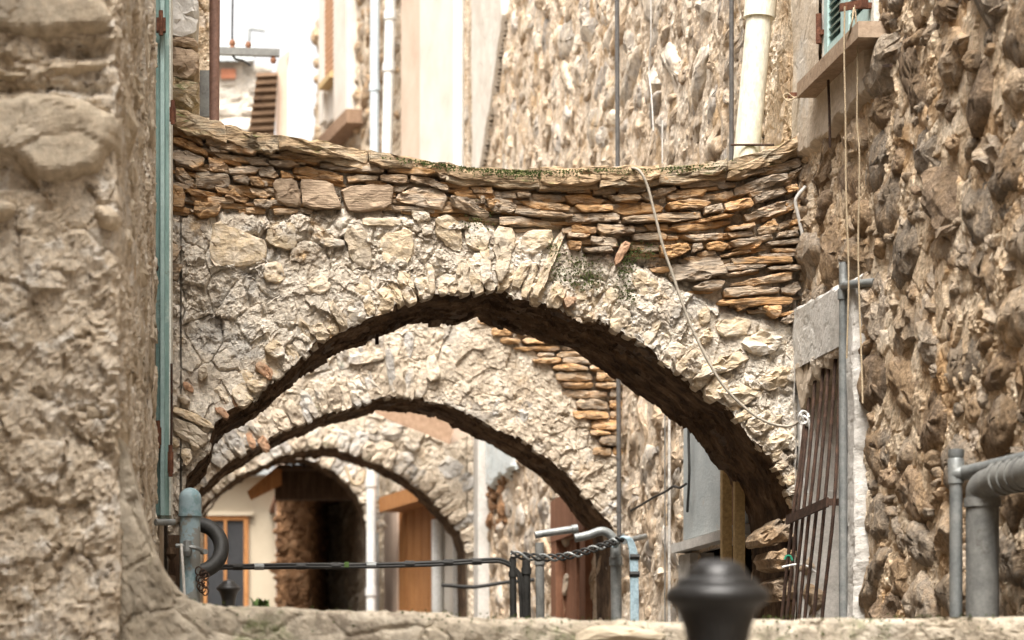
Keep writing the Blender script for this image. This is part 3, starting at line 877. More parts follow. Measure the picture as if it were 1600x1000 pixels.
for L in ([(60, 400), (180, 415), (110, 680), (75, 670)], [(195, 430), (330, 420), (350, 470), (260, 545), (190, 530)], [(380, 415), (410, 430), (280, 740), (230, 735)], [(0, 420), (45, 500), (55, 640), (0, 690)],
          [(190, 580), (250, 560), (190, 700), (140, 690)], [(700, 640), (760, 600), (860, 690), (760, 760)], [(1100, 860), (1200, 830), (1290, 850), (1250, 920), (1130, 930)], [(1030, 800), (1080, 780), (1090, 850), (1040, 880)]):
    lay(fr1, ZR(L), M['buried'], a1, 'voussoir', prot=rng.uniform(.015, .03), back=.08, bulge=.004, n=18, jit=.02, tilt=.06, rough=.08)
for L in ([(630, 560), (670, 475), (715, 490), (640, 600)], [(385, 740), (465, 745), (405, 800)]):
    lay(fr1, ZR(L), M['brick'], a1, 'brick', prot=.04, back=.08, bulge=.003, n=14, jit=.012, tilt=.05, rough=.06)
for L in ([(430, 265), (460, 245), (520, 295), (505, 340), (450, 300)], [(325, 420), (355, 378), (390, 430), (340, 460)], [(240, 460), (280, 450), (320, 495), (300, 512)], [(100, 345), (120, 335), (155, 370), (150, 390), (110, 370)]):
    lay(fr1, ZB(L), M['brick'], a1, 'brick', prot=.014, back=.08, bulge=.004, n=14, jit=.02, tilt=.08, rough=.08)
for L in ([(470, 185), (520, 150), (555, 165), (568, 225), (520, 240), (490, 215)], [(50, 500), (130, 520), (215, 580), (222, 620), (180, 640), (60, 580)], [(70, 405), (110, 400), (145, 430), (110, 450)], [(170, 280), (215, 265), (215, 320), (180, 340)],
          [(385, 340), (440, 330), (485, 355), (440, 395), (400, 375)], [(60, 450), (150, 480), (240, 530), (250, 560), (160, 530), (60, 485)], [(90, 650), (140, 640), (150, 700), (110, 730)], [(40, 590), (80, 600), (90, 640), (45, 640)], [(130, 600), (190, 640), (150, 660)]):
    lay(fr1, ZB(L), M['buried'], a1, 'stone', prot=.035, back=.08, bulge=.012, n=16, jit=.02, tilt=.1, rough=.1)
for L in ([(960, 330), (1100, 220), (1200, 200), (1240, 240), (1100, 300), (980, 340)], [(1090, 390), (1200, 350), (1300, 390), (1200, 450), (1120, 440)], [(1000, 130), (1040, 90), (1060, 140), (1010, 180)], [(1180, 150), (1300, 100), (1400, 150), (1330, 220), (1200, 210)],
          [(1260, 330), (1380, 260), (1430, 290), (1400, 360), (1290, 380)], [(1200, 520), (1320, 470), (1390, 500), (1300, 560), (1230, 570)], [(1290, 610), (1400, 560), (1420, 620), (1330, 670)]):
    lay(fr1, ZC(L), M['buried'], a1, 'stone', prot=.02, back=.08, bulge=.01, n=18, jit=.035, tilt=.12, rough=.2)
for q in ([(1181, 838), (1212, 816), (1238, 806), (1248, 812), (1247, 838), (1216, 852), (1186, 854)], [(1196, 866), (1230, 856), (1247, 862), (1246, 890), (1205, 892)], [(1205, 905), (1246, 898), (1247, 935), (1212, 940)]):
    lay(fr1, poly_px(q, Y1), M['cobble'], a1, 'stone', prot=rng.uniform(.0, .04), back=.3, bulge=.02, n=20, jit=.03, tilt=.2, rough=.25)
# edge stones hanging along the mouth of the arch
pts = np.array([(p[0], p[1]) for p in I1[4:-3]], float)
seg = np.concatenate(([0], np.cumsum(np.linalg.norm(np.diff(pts, axis=0), axis=1))))


def ring_stones(parent, fr, Y, pts, wr, lr, mat, prot, over=(-6, 6), name='voussoir', cx=None, cy=None, seed=3, gap=.08, back=.1, rough=.14, bulge=.008):
    r = random.Random(seed)
    p = np.asarray(pts, float)
    sg = np.concatenate(([0], np.cumsum(np.linalg.norm(np.diff(p, axis=0), axis=1))))
    s = 0
    while s < sg[-1]:
        wd = r.uniform(*wr)
        m_ = s + wd / 2
        x, y = np.interp(m_, sg, p[:, 0]), np.interp(m_, sg, p[:, 1])
        x2, y2 = np.interp(m_ + 14, sg, p[:, 0]), np.interp(m_ + 14, sg, p[:, 1])
        x1, y1 = np.interp(m_ - 14, sg, p[:, 0]), np.interp(m_ - 14, sg, p[:, 1])
        tx, ty = x2 - x1, y2 - y1
        L_ = math.hypot(tx, ty) + 1e-6
        tx, ty = tx / L_, ty / L_
        nx, ny = ty, -tx                                     # up and out of the arch
        ln, ov = r.uniform(*lr), r.uniform(*over)
        h = wd / 2 * (1 - gap)
        sk = r.uniform(-.15, .15)
        fl = r.uniform(1.0, 1.25)
        q = [(x - tx * h - nx * ov, y - ty * h - ny * ov), (x + tx * h - nx * ov * .6, y + ty * h - ny * ov * .6), (x + tx * h * fl + (nx + sk * tx) * ln, y + ty * h * fl + (ny + sk * ty) * ln),
             (x - tx * h * fl + (nx + sk * tx) * ln * r.uniform(.9, 1.08), y - ty * h * fl + (ny + sk * ty) * ln)]
        lay(fr, poly_px(q, Y), mat, parent, name, prot=r.uniform(*prot), back=back, bulge=bulge, n=16, rnd_=1, jit=.03, tilt=.1, rough=rough, seed=r.randrange(1 << 30))
        s += wd


ring_stones(a1, fr1, Y1, pts, (14, 34), (16, 60), M['buried'], (-.012, .022), over=(-4, 7), seed=5, gap=.1)
# coping flagstones
cop = zz([(60, 30), (130, 30), (190, 58), (330, 110), (480, 155), (500, 180), (400, 175), (300, 150), (180, 105), (60, 60)], 250, 180, 3.019)
cx_ = 262.0
TT = [(262, 168), (300, 184), (380, 206), (420, 215), (520, 228), (600, 243), (700, 258), (760, 265), (830, 268), (900, 266), (960, 263), (1000, 265), (1060, 262), (1110, 257), (1170, 245), (1210, 232), (1270, 203)]
while cx_ < 1262:
    L_ = rng.uniform(70, 150)
    x0, x1 = cx_ - 2, min(cx_ + L_, 1268)
    xs_ = np.linspace(x0, x1, 7)
    th = rng.uniform(17, 27) * (1.25 if x0 < 480 else 1)
    up = [(x, float(np.interp(x, *zip(*TT))) + rng.uniform(-2.5, 2.5)) for x in xs_]
    dn = [(x, float(np.interp(x, *zip(*TT))) + th * (1 if 0 < i < 6 else .8) + rng.uniform(-3, 3)) for i, x in enumerate(xs_)]
    q = up + dn[::-1]
    lay(fr1, poly_px(q, Y1), M['coping'], a1, 'coping_slab', prot=rng.uniform(.05, .085), back=.5, bulge=.003, n=26, rnd_=0, jit=.02, tilt=.1, rough=.14)
    if rng.random() < .8:
        q = [(x, y + th * .9) for x, y in up] + [(x, y + th * .9 + rng.uniform(6, 12)) for x, y in up[::-1]]
        lay(fr1, poly_px(q, Y1), M['coping'], a1, 'coping_slab', prot=rng.uniform(.02, .06), back=.3, bulge=.002, n=22, rnd_=0, jit=.02, tilt=.1, rough=.12)
    cx_ = x1 + 1.5
mo = MB()
r = random.Random(77)
def tuft(px, py, Y, sz):
    c = P(px, py, Y)
    for j in range(2):
        a = r.uniform(0, 6.28)
        d = np.array((math.cos(a), -.5, math.sin(a))) * sz
        e = np.array((-math.sin(a), -.3, math.cos(a))) * sz * .8
        mo.add([c - e, c + d, c + e], [(0, 1, 2)])
for k in range(1500):
    px = r.triangular(560, 1170, 860)
    tuft(px, float(np.interp(px, *zip(*TT))) + abs(r.gauss(0, 5)) - 1, Y1 - r.uniform(.05, .10), r.uniform(.003, .007))
for (cx2, cy2, sx2, sy2, n2) in ((905, 425, 16, 14, 260), (976, 420, 8, 22, 260), (1003, 393, 14, 6, 120), (868, 405, 8, 20, 120), (925, 440, 10, 8, 90), (745, 352, 12, 14, 120), (985, 465, 10, 8, 70)):
    for k in range(n2):
        tuft(r.gauss(cx2, sx2), r.gauss(cy2, sy2), Y1 - r.uniform(.0, .035), r.uniform(.003, .007))
tag(mo.build('moss_tufts', M['moss'], a1), kind='stuff')
# iron pegs under the arch
for px, py, Yp in ((589, 533, 12.85), (879, 534, 12.8)):
    p = P(px, py - 8, Yp)
    mb = MB(); mb.tube([p + (0, 0, .06), p + (0, 0, -.045)], .010, 8, smooth=False)
    mb.build('iron_peg', M['rust'], a1)



def soffit_stones(parent, Y, pts, depth, wr, dr, seed, prot):
    """stones of the underside, row behind row"""
    r = random.Random(seed)
    p = np.array([(xp(a, Y), zp(b, Y)) for a, b in pts])
    sg = np.concatenate(([0], np.cumsum(np.linalg.norm(np.diff(p, axis=0), axis=1))))
    y = .03
    while y < depth - .05:
        dd = r.uniform(*dr)
        s_ = r.uniform(0, .1)
        while s_ < sg[-1]:
            wd = r.uniform(*wr)
            m_ = s_ + wd / 2
            c = np.array([np.interp(m_, sg, p[:, 0]), np.interp(m_, sg, p[:, 1])])
            t_ = np.array([np.interp(m_ + .1, sg, p[:, 0]) - np.interp(m_ - .1, sg, p[:, 0]), np.interp(m_ + .1, sg, p[:, 1]) - np.interp(m_ - .1, sg, p[:, 1])])
            fr = Frame((c[0], Y + y + dd / 2 + r.uniform(-.03, .03), c[1]), (t_[0], 0, t_[1]), (0, -1, 0))
            a, b = wd * .46, dd * .47
            j = lambda: r.uniform(.8, 1.05)
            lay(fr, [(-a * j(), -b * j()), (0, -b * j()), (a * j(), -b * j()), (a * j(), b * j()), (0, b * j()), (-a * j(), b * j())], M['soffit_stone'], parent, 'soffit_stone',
                prot=r.uniform(*prot), back=.06, bulge=.006, n=12, rnd_=1, jit=.03, tilt=.08, rough=.14, seed=r.randrange(1 << 30), cut=.14)
            s_ += wd
        y += dd


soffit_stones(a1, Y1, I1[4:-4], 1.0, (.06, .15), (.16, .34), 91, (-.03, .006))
# ---- second arch
Y2 = 17.3
a2 = thing('stone_arch', 'second stone arch, framed by the nearest one, thin slates stacked at its right shoulder', 'arch', (xp(630, Y2), Y2, .7), 'stone arches spanning the alley')
I2 = [(290, 1085), (299, 1080), (300, 800), (312, 762), (353, 724), (394, 700), (430, 680), (470, 662), (504, 648), (542, 638), (570, 631), (597, 620), (625, 619), (655, 621), (697, 631), (738, 648), (776, 670),
      (801, 680), (830, 698), (863, 720), (887, 741), (915, 772), (932, 796), (957, 822), (964, 860), (968, 1080), (980, 1085)]
T2 = [(280, 410), (500, 440), (700, 450), (985, 440)]
zI2, zT2 = pxcurve(I2, Y2), pxcurve(T2, Y2)
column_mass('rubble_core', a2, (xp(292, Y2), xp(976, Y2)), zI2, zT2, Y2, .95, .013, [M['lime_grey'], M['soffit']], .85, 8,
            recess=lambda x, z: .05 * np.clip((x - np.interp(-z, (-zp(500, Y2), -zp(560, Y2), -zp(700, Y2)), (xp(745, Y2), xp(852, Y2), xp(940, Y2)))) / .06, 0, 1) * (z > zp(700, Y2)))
fr2 = AF(Y2)
ring_stones(a2, fr2, Y2, [p for p in I2[3:-3] if p[0] < 640], (13, 26), (40, 62), M['vous'], (.0, .035), over=(-1, 6), seed=11)
ring_stones(a2, fr2, Y2, [p for p in I2[3:-3] if p[0] > 620], (16, 34), (20, 60), M['vous'], (-.02, .012), over=(-2, 6), seed=14, gap=.25)
ring_stones(a2, fr2, Y2, [(p[0] + (p[0] - 630) * .14 - 4, p[1] - 62) for p in I2[6:-12]], (16, 34), (30, 64), M['vous'], (-.02, .012), over=(0, 4), seed=12, gap=.16)
r = random.Random(21)
yy = 500.0
while yy < 700:
    h = r.uniform(9, 18)
    xa = 862 + max(0, (yy - 560)) * .55 + r.uniform(-18, 10)
    if yy < 560: xa = 745 + (yy - 500) * 1.7 + r.uniform(-20, 10)
    x = xa
    while x < 974:
        wd = r.uniform(28, 78)
        x1 = min(x + wd, 978)
        if x1 - x > 12:
            q = [(x, yy + r.uniform(0, 3)), ((x + x1) / 2, yy + r.uniform(-2, 2)), (x1 - 2, yy + r.uniform(0, 4)), (x1 - 1, yy + h - r.uniform(1, 4)), ((x + x1) / 2, yy + h - 1), (x + 1, yy + h - r.uniform(1, 4))]
            lay(fr2, poly_px(q, Y2), M['slate'], a2, 'slate', prot=r.uniform(.0, .045), back=.1, bulge=.01, n=16, jit=.03, tilt=.12, rough=.14)
        x = x1 + 1
    yy += h
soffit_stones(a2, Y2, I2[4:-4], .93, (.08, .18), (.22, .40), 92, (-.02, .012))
for q in ([(600, 548), (610, 545), (625, 615), (610, 622)], [(640, 600), (648, 600), (646, 625), (640, 625)], [(665, 560), (680, 550), (690, 590), (668, 600)], [(545, 555), (600, 548), (598, 565), (545, 570)]):
    lay(fr2, poly_px(q, Y2), M['vous'], a2, 'stone', prot=.03, back=.08, bulge=.006, n=14)
for q in ([(400, 690), (412, 678), (424, 704), (414, 708)], [(382, 680), (392, 674), (402, 698), (392, 703)]):
    lay(fr2, poly_px(q, Y2), M['brick'], a2, 'brick', prot=.025, back=.08, bulge=.004, n=12)

# ---- third arch
Y3 = 26.0
a3 = thing('stone_arch', 'third stone arch, ringed with pale blocks, a tan board leaning on its top', 'arch', (xp(515, Y3), Y3, .7), 'stone arches spanning the alley')
I3 = [(296, 1085), (304, 1080), (306, 820), (317, 790), (336, 770), (368, 747), (400, 730), (438, 712), (470, 702), (512, 699), (547, 706), (573, 717), (601, 728), (630, 744), (656, 763), (678, 783), (700, 808), (720, 832), (728, 860), (731, 1080), (770, 1085)]
T3 = [(290, 690), (420, 640), (500, 615), (600, 600), (800, 600)]
zI3, zT3 = pxcurve(I3, Y3), pxcurve(T3, Y3)
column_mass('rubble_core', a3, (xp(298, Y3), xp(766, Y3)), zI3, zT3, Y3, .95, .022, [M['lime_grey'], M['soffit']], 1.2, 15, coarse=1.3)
fr3 = AF(Y3)
ring_stones(a3, fr3, Y3, I3[3:-2], (12, 24), (24, 38), M['vous'], (.01, .05), over=(-1, 4), seed=31, bulge=.02)
ring_stones(a3, fr3, Y3, [(p[0] + (p[0] - 515) * .10, p[1] - 42) for p in I3[8:-3]], (18, 40), (18, 42), M['vous'], (-.02, .02), over=(0, 3), seed=32, gap=.2)
# ---- fourth arch, far inside
Y4 = 30.5
a4 = thing('stone_arch', 'farthest stone arch, only its pale crown showing under the third arch above the canopy', 'arch', (xp(510, Y4), Y4, .7), 'stone arches spanning the alley')
I4 = [(310, 1085), (316, 1080), (320, 800), (345, 765), (390, 730), (440, 714), (480, 716), (520, 735), (548, 760), (566, 790), (575, 830), (580, 1080), (680, 1085)]
T4 = [(300, 660), (690, 660)]
column_mass('rubble_core', a4, (xp(312, Y4), xp(592, Y4)), pxcurve(I4, Y4), pxcurve(T4, Y4), Y4, .8, .03, [M['lime_grey'], M['soffit']], 1.2, 25, coarse=1.3)
ring_stones(a4, AF(Y4), Y4, I4[3:-2], (12, 22), (20, 32), M['vous'], (.0, .04), over=(-1, 3), seed=41)

# ================================================================== RIGHT-HAND HOUSES
XR = 2.94
RF = Frame((XR, 0, 0), (0, -1, 0))


def ry(px, n=0.0): return (XR - n) * F / (px - VX)      # distance along the wall of a photo column


near_house = thing('stone_house', 'rough cobble-built house wall with a green shuttered window and a barred opening', 'house', (XR, 10.5, .7))
op = dict(u0=-11.95, u1=-11.08, v0=.9, v1=3.12)           # barred opening
wn_ = dict(u0=-11.52, u1=-10.62, v0=4.46, v1=5.9)          # shuttered window


def in_open(u, v, m=0.0):
    return ((u > op['u0'] - m) & (u < op['u1'] + m) & (v > op['v0'] - m) & (v < op['v1'] + m)) | ((u > wn_['u0'] - m) & (u < wn_['u1'] + m) & (v > wn_['v0'] - m) & (v < wn_['v1'] + m))


wall_sheet('wall', near_house, RF, -12.9, -7.6, .7, 5.8, .010, M['wall_mortar'], .72, keep=lambda u, v: ~in_open(u, v), seed=50)
mb = MB()
mb.box((XR + .03, -8, .7), (XR + .6, 7.6, 9.0)); mb.box((XR + .0, 7.0, 5.75), (XR + .6, 12.9, 9.0))
mb.build('plain_wall', M['plain'], near_house)
mb = MB(); mb.box((XR + .45, 7.6, .7), (XR + .6, 12.9, 5.8)); mb.build('inner_wall', M['plain'], near_house)


def plaster_zone(u, v):
    """smooth plaster round the window, concrete round the opening"""
    y = -u
    up = (y > 10.62) & (v > 4.12) & (y < 12.2)
    low = (y > 10.80) & (y < 12.1) & (v < 3.45)
    return up, low


def free(u, v):
    up, low = plaster_zone(u, v)
    return not (up or low or in_open(u, v, .04))


rubble(near_house, RF, -12.15, -8.1, 1.3, 5.6, (.022, .135), M['cobble'], free, aspect=1.9, prot=(-.004, .028), bulge=.036, limit=295, tries=14000, power=1.8, seed=61, n=18, ang=.3, lean=-.12, round_share=.72)


def plaster_sheet(name, parent, fr, u0, u1, v0, v1, edge, n, mat, res=.012, seed=0, amp=.12):
    nu, nv = int((u1 - u0) / res) + 2, int((v1 - v0) / res) + 2
    u, v = np.meshgrid(np.linspace(u0, u1, nu), np.linspace(v0, v1, nv), indexing='ij')
    uu, vv = u.ravel(), v.ravel()
    b = fr.w(np.column_stack((uu, vv, 0 * uu)))
    h = n + relief(b, amp, seed) + .010 * fbm(b * 3, 3, seed)
    k = edge(uu, vv, b)
    h = h - np.clip((.02 - k) / .05, 0, 1) * .09 * (h > 0)
    cu = k.reshape(nu, nv)
    keep = (np.minimum(np.minimum(cu[:-1, :-1], cu[1:, 1:]), np.minimum(cu[1:, :-1], cu[:-1, 1:])) > -.03).ravel()
    return world_obj(name, fr.w(np.column_stack((uu, vv, h))), grid_faces(nu, nv, keep).tolist(), mat, parent, False)


def edge_up(u, v, b):
    y = -u
    d = np.minimum(y - 10.66, v - 4.16) + .10 * fbm(b * 5, 4, 4)
    return np.where(in_open(u, v), -1, d)


def edge_low(u, v, b):
    y = -u
    d = np.minimum(y - 10.86, 3.42 + .02 * (y - 11) - v) + .035 * fbm(b * 7, 4, 5)
    return np.where(in_open(u, v), -1, d)


plaster_sheet('plaster_patch', near_house, RF, -12.05, -10.2, 3.8, 5.8, edge_up, .045, M['plaster'], seed=3)
plaster_sheet('concrete_surround', near_house, RF, -12.02, -10.75, .75, 3.5, edge_low, .05, M['concrete'], seed=6)
# reveal of the barred opening
rv = MB()
_q = [(u_, v_, n_) for v_ in (op['v0'], op['v1']) for (u_, n_) in ((op['u0'] - .06, .03), (op['u0'], .03), (op['u0'] + .40, -.34), (op['u0'] + .34, -.40))]
rv.add(RF.w(np.array(_q)), [(0, 1, 2, 3), (7, 6, 5, 4), (0, 4, 5, 1), (1, 5, 6, 2), (2, 6, 7, 3), (3, 7, 4, 0)])
rv.build('window_reveal', M['concrete'], near_house)
rv = MB(); rv.add(*fbox(RF, op['u0'], op['u1'], op['v1'], op['v1'] + .03, -.42, .02)); rv.add(*fbox(RF, op['u1'], op['u1'] + .03, op['v0'], op['v1'], -.42, .02))
rv.build('window_head', M['wall_mortar'], near_house)
for k in range(9):
    u0_ = op['u0'] + k * .098
    d_ = rng.uniform(.01, .05) + .10 * max(0, 1 - k / 4)
    lay(RF, [(u0_, 3.15), (u0_ + .10, 3.15), (u0_ + .095, 3.12 - d_), (u0_ + .04, 3.11 - d_ * 1.3), (u0_, 3.12 - d_)], M['plaster'], near_house, 'broken_edge', prot=.04, back=.12, bulge=.004, n=14, jit=.02, rough=.06)
# window grille with leaning bars
grille = MB(); 
a_, b_ = RF.w((-11.80, zp(812, 11.77), .13)), RF.w((-11.02, zp(784, 11.0), .13))
grille.bar(a_, b_, (.006, 0, 0), (0, 0, .022)); grille.bar(b_, b_ + np.array((.13, 0, 0)), (0, .006, 0), (0, 0, .016))
grille = grille.build('window_grille', M['rust'], near_house)
for k, (xt, yt, xm, xb_) in enumerate(((1259, 650, 1239, 1222), (1266, 606, 1246, 1230), (1275, 584, 1255, 1239), (1287, 574, 1264, 1249), (1296, 563, 1275, 1258), (1306, 560, 1287, 1272), (1314, 562, 1302, 1285))):
    pts_ = [RF.world_hit(xt, yt - 8, .01), RF.world_hit((xt + xm) / 2 + 1, (yt + 805) / 2, .07), RF.world_hit(xm, 805, .115), RF.world_hit(xb_, 960, .14), RF.world_hit(xb_ - 10, 1090, .17)]
    b = MB(); b.tube(pts_, .0085, 8, res=4)
    b.build('bar', M['rust'], grille)
# shuttered window: frame, two shutters of louvres, sill
wf = MB()
wf.add(*fbox(RF, wn_['u0'], wn_['u1'], wn_['v0'], wn_['v1'], -.14, -.12))
win = wf.build('window', M['glass'], near_house)
for u_ in (wn_['u0'], wn_['u1'] - .05):
    f = MB(); f.add(*fbox(RF, u_, u_ + .05, wn_['v0'], wn_['v1'], -.118, .03)); f.build('frame', M['white_edge'], win)
for (ua, ub) in ((-11.46, -11.10), (-11.08, -10.68)):
    f = MB()
    for (p0, p1) in ((ua, ua + .06), (ub - .06, ub)): f.add(*fbox(RF, p0, p1, 4.49, 5.9, -.02, .035))
    for z in (4.49, 5.2): f.add(*fbox(RF, ua + .06, ub - .06, z, z + .09, -.018, .033))
    fo = f.build('shutter', M['paleteal'], win)
for (ua, ub) in ((-11.46, -11.10), (-11.08, -10.68)):
    for k in range(16):
        z = 4.60 + k * .037
        mbx = MB(); mbx.bar(RF.w((ua + .06, z, .008)), RF.w((ub - .06, z, .008)), (.018, 0, .014), (.002, 0, -.003))
        mbx.build('slat', M['paleteal'], win)
sl = MB(); sl.add(*fbox(RF, -11.60, -10.5, 4.385, 4.455, -.1, .13)); sl.build('sill', M['sill'], win)
hg = MB()
p = RF.w((-11.50, 4.62, .05)); hg.tube([p, p + (0, 0, .14)], .014, 8, smooth=False); hg.bar(p + (0, 0, .05), p + (.05, 0, .05), (0, .02, 0), (0, 0, .012))
hg.build('hinge', M['hinge'], win)

# ---- rubble house beyond the arch
mid_house = thing('rubble_house', 'pale rubble-walled house beyond the nearest arch, pipes and wires running up it', 'house', (XR, 19, .7))
pan = dict(y0=13.15, y1=14.95, v0=2.42, v1=3.5)


def mid_open(u, v):
    y = -u
    return ((y > 13.15) & (y < 14.9) & (v > 2.45) & (v < 3.42)) | ((y > 13.2) & (y < 14.6) & (v > .8) & (v < 2.36)) | ((y > 18.9) & (y < 20.2) & (v > .8) & (v < 2.75))


wall_sheet('wall', mid_house, RF, -28.4, -12.85, .7, 9.6, .024, M['pale_mortar'], .75, keep=lambda u, v: ~mid_open(u, v), seed=70, coarse=1.25)


def mid_free(u, v):
    y = -u
    if mid_open(u, v): return False
    if v > zp(190, 26) and y > 23.9 and y < 26.6: return False
    return not (13.0 < y < 15.0 and v < 3.5)


rubble(mid_house, RF, -28.0, -13.0, 1.4, 8.2, (.04, .15), M['pale_rock'], mid_free, aspect=2.6, prot=(-.01, .022), bulge=.036, round_share=.85, limit=290, tries=12000, power=2.0, seed=71, n=12, ang=.28, lean=-.1)
mb = MB(); mb.box((XR + .4, 12.9, .7), (XR + .7, 28.4, 9.6)); mb.build('inner_wall', M['wood_dark'], mid_house)
mb = MB(); mb.box((XR - .0, 12.85, 9.55), (XR + .7, 28.4, 9.75)); mb.build('eaves', M['plain'], mid_house)


def edge_patch(u, v, b):
    y = -u
    return np.minimum(np.minimum(y - 23.85, 26.7 - y), v - (zp(185, 25) + (25.2 - y) * .55)) + .08 * fbm(b * 2, 3, 9)


plaster_sheet('plaster_patch', mid_house, RF, -27, -23.5, 5.8, 9.5, edge_patch, .07, M['white_plaster'], res=.03, seed=14)
# blue-grey shutter with sill beyond the arch, ochre posts
sh = MB(); sh.add(*fbox(RF, -14.9, -13.15, 2.45, 3.42, -.10, .03)); shp = sh.build('shutter_panel', M['panel_grey'], mid_house)
sh = MB(); sh.add(*fbox(RF, -14.98, -13.0, 2.375, 2.43, -.1, .09)); sh.build('sill', M['concrete'], mid_house)
sh = MB(); sh.add(*fbox(RF, -14.98, -14.62, .8, 2.36, -.1, .045)); sh.build('jamb', M['concrete'], mid_house)
sh = MB(); sh.add(*fbox(RF, -13.42, -13.3, 2.45, 3.4, .03, .05)); sh.build('frame_strip', M['wood_red'], mid_house)
for px0, px1, nm in ((1128, 1141, 'ochre'), (1148, 1161, 'ochre')):
    y_ = ry((px0 + px1) / 2, .12)
    mb = MB(); x = xp((px0 + px1) / 2, y_)
    mb.box((x - .026, y_ - .03, 1.0), (x + .026, y_ + .03, 3.9))
    tag(mb.build('ochre_post', M[nm]), 'ochre painted post before the grey shutter, ' + ('on its outer side next to the plain panel' if px0 < 1140 else 'the one closer to the arch'), 'post', 'ochre posts')
# wooden doorway between the second and third arches
dr = MB(); dr.add(*fbox(RF, -18.9, -18.62, .9, 2.95, -.05, .06)); dr.add(*fbox(RF, -20.5, -20.2, .9, 2.95, -.05, .06)); dr.add(*fbox(RF, -20.5, -18.62, 2.75, 3.1, -.05, .065))
dr = dr.build('door_frame', M['wood_red'], mid_house)
for k in range(3):
    d = MB(); d.add(*fbox(RF, -20.18 + k * .2, -19.99 + k * .2, .9, 2.74, -.06, -.02)); d.build('plank', M['wood_red'], dr)
# pale blue render patch, cavity side
def edge_blue(u, v, b):
    y = -u
    return np.minimum(np.minimum(y - 23.0, 25.2 - y), np.minimum(v - zp(748, 24), zp(560, 24) - v)) + .07 * fbm(b * 2.5, 3, 12)


plaster_sheet('render_patch', mid_house, RF, -25.5, -22.7, 3.0, 5.2, edge_blue, .085, M['pale_blue'], res=.03, seed=17)
sh = MB(); sh.add(*fbox(RF, -26.0, -25.55, .8, 5.2, .0, .12)); sh.build('plaster_strip', M['concrete'], mid_house)

cf = MB()
u_c, v_c = RF.hit(772, 770, .05)
rubble(mid_house, RF, u_c - .75, u_c + .75, v_c - .32, v_c + .30, (.03, .10), M['rusty'], None, aspect=2.2, prot=(.01, .045), bulge=.03, limit=40, tries=300, seed=171, n=12)
# ---- far bright house that closes the alley on the right
M['far_mortar'] = mk('far_wall_mortar', [(.32, .24, .16), (.46, .37, .27), (.54, .46, .36), (.60, .53, .44)], 3, bump=1.0, bscale=20, fine=.45, rnd=0)
UF = np.array((1.33, -8.0, 0)) / math.hypot(1.33, 8)
FF = Frame((2.92, 28.4, 0), UF)
far_house = thing('pale_house', 'sunlit pale house far behind the arch with white pilasters, downpipes and a louvred window', 'house', (2.3, 32, .7))


def far_open(u, v):
    return (u > -6.3) & (u < -3.2) & (v < 4.55) & (v > .6)


ua, ub = FF.hit(493, 100)[0], 0.0
wall_sheet('wall', far_house, FF, ua, ub, .7, 11.5, .05, M['far_mortar'], 1.5, seed=80, coarse=1.6)
def far_mask(u, v):
    sx = VX + (2.92 + u * UF[0]) / (28.4 + u * UF[1]) * F
    return not (622 < sx < 708 or 498 < sx < 545 or (v < 4.8))
rubble(far_house, FF, ua, ub, 4.8, 11.3, (.05, .17), M['cobble'], far_mask, aspect=2.2, prot=(-.01, .05), bulge=.06, limit=110, tries=2500, seed=81, n=12)
mb = MB(); mb.add(*fbox(FF, ua, ub, .7, 11.5, -.8, -.2)); mb.build('inner_wall', M['plain'], far_house)
for (x0, x1, m_, n_, yb) in ((627, 656, 'pink_plaster', .10, 960), (656, 708, 'white_plaster', .14, 960)):
    mb = MB(); mb.add(*pxbox(FF, x0, x1, -60, 1010, -.1, n_)); mb.build('pilaster', M[m_], far_house)
wf = MB(); wf.add(*pxbox(FF, 521, 541, -40, 192, .0, .16))
wfo = wf.build('window', M['white_plaster'], far_house)
wf = MB(); wf.add(*pxbox(FF, 498, 505, -40, 192, .0, .12)); wf.build('frame', M['white_plaster'], wfo)
wf = MB(); wf.add(*pxbox(FF, 505, 521, 130, 192, .0, .05)); wf.build('window_panel', M['white_plaster'], wfo)
a_, b_ = FF.hit(505, 60, .14)[0], FF.hit(521, 60, .14)[0]
zt, zb_ = FF.hit(513, -40, .14)[1], FF.hit(513, 118, .14)[1]
wf = MB(); wf.add(*fbox(FF, min(a_, b_), max(a_, b_), zb_, zt, .02, .09)); wf.build('shutter', M['louvre'], wfo)
for k in range(18):
    z = zb_ + (zt - zb_) * (k + .5) / 18
    mbx = MB(); mbx.add(*fbox(FF, min(a_, b_) + .02, max(a_, b_) - .02, z - .03, z + .03, .09, .125)); mbx.build('slat', M['louvre'], wfo)
wf = MB(); wf.add(*fbox(FF, min(a_, b_) - .05, max(a_, b_) + .05, zb_ - .12, zb_ - .03, .0, .2)); wf.build('sill', M['ochre'], wfo)
wf = MB(); wf.add(*pxbox(FF, 497, 541, 193, 214, .0, .26)); wf.build('window_ledge', M['wood_tan'], wfo)
# ground-floor doorway in it
mb = MB(); mb.add(*pxbox(FF, 622, 682, 786, 1005, .1, .17)); dd = mb.build('door', M['wood_orange'], far_house)
for k in range(5):
    x0 = 623 + k * 11.8
    mb = MB(); mb.add(*pxbox(FF, x0, x0 + 11, 790, 1003, .17, .19)); mb.build('plank', M['wood_orange'], dd)
mb = MB(); mb.add(*pxbox(FF, 600, 621, 800, 1005, .0, .20)); mb.build('door_jamb', M['pink_plaster'], far_house)
mb = MB(); mb.add(*pxbox(FF, 592, 690, 762, 786, .1, .5)); mb.build('door_canopy', M['wood_orange'], far_house)


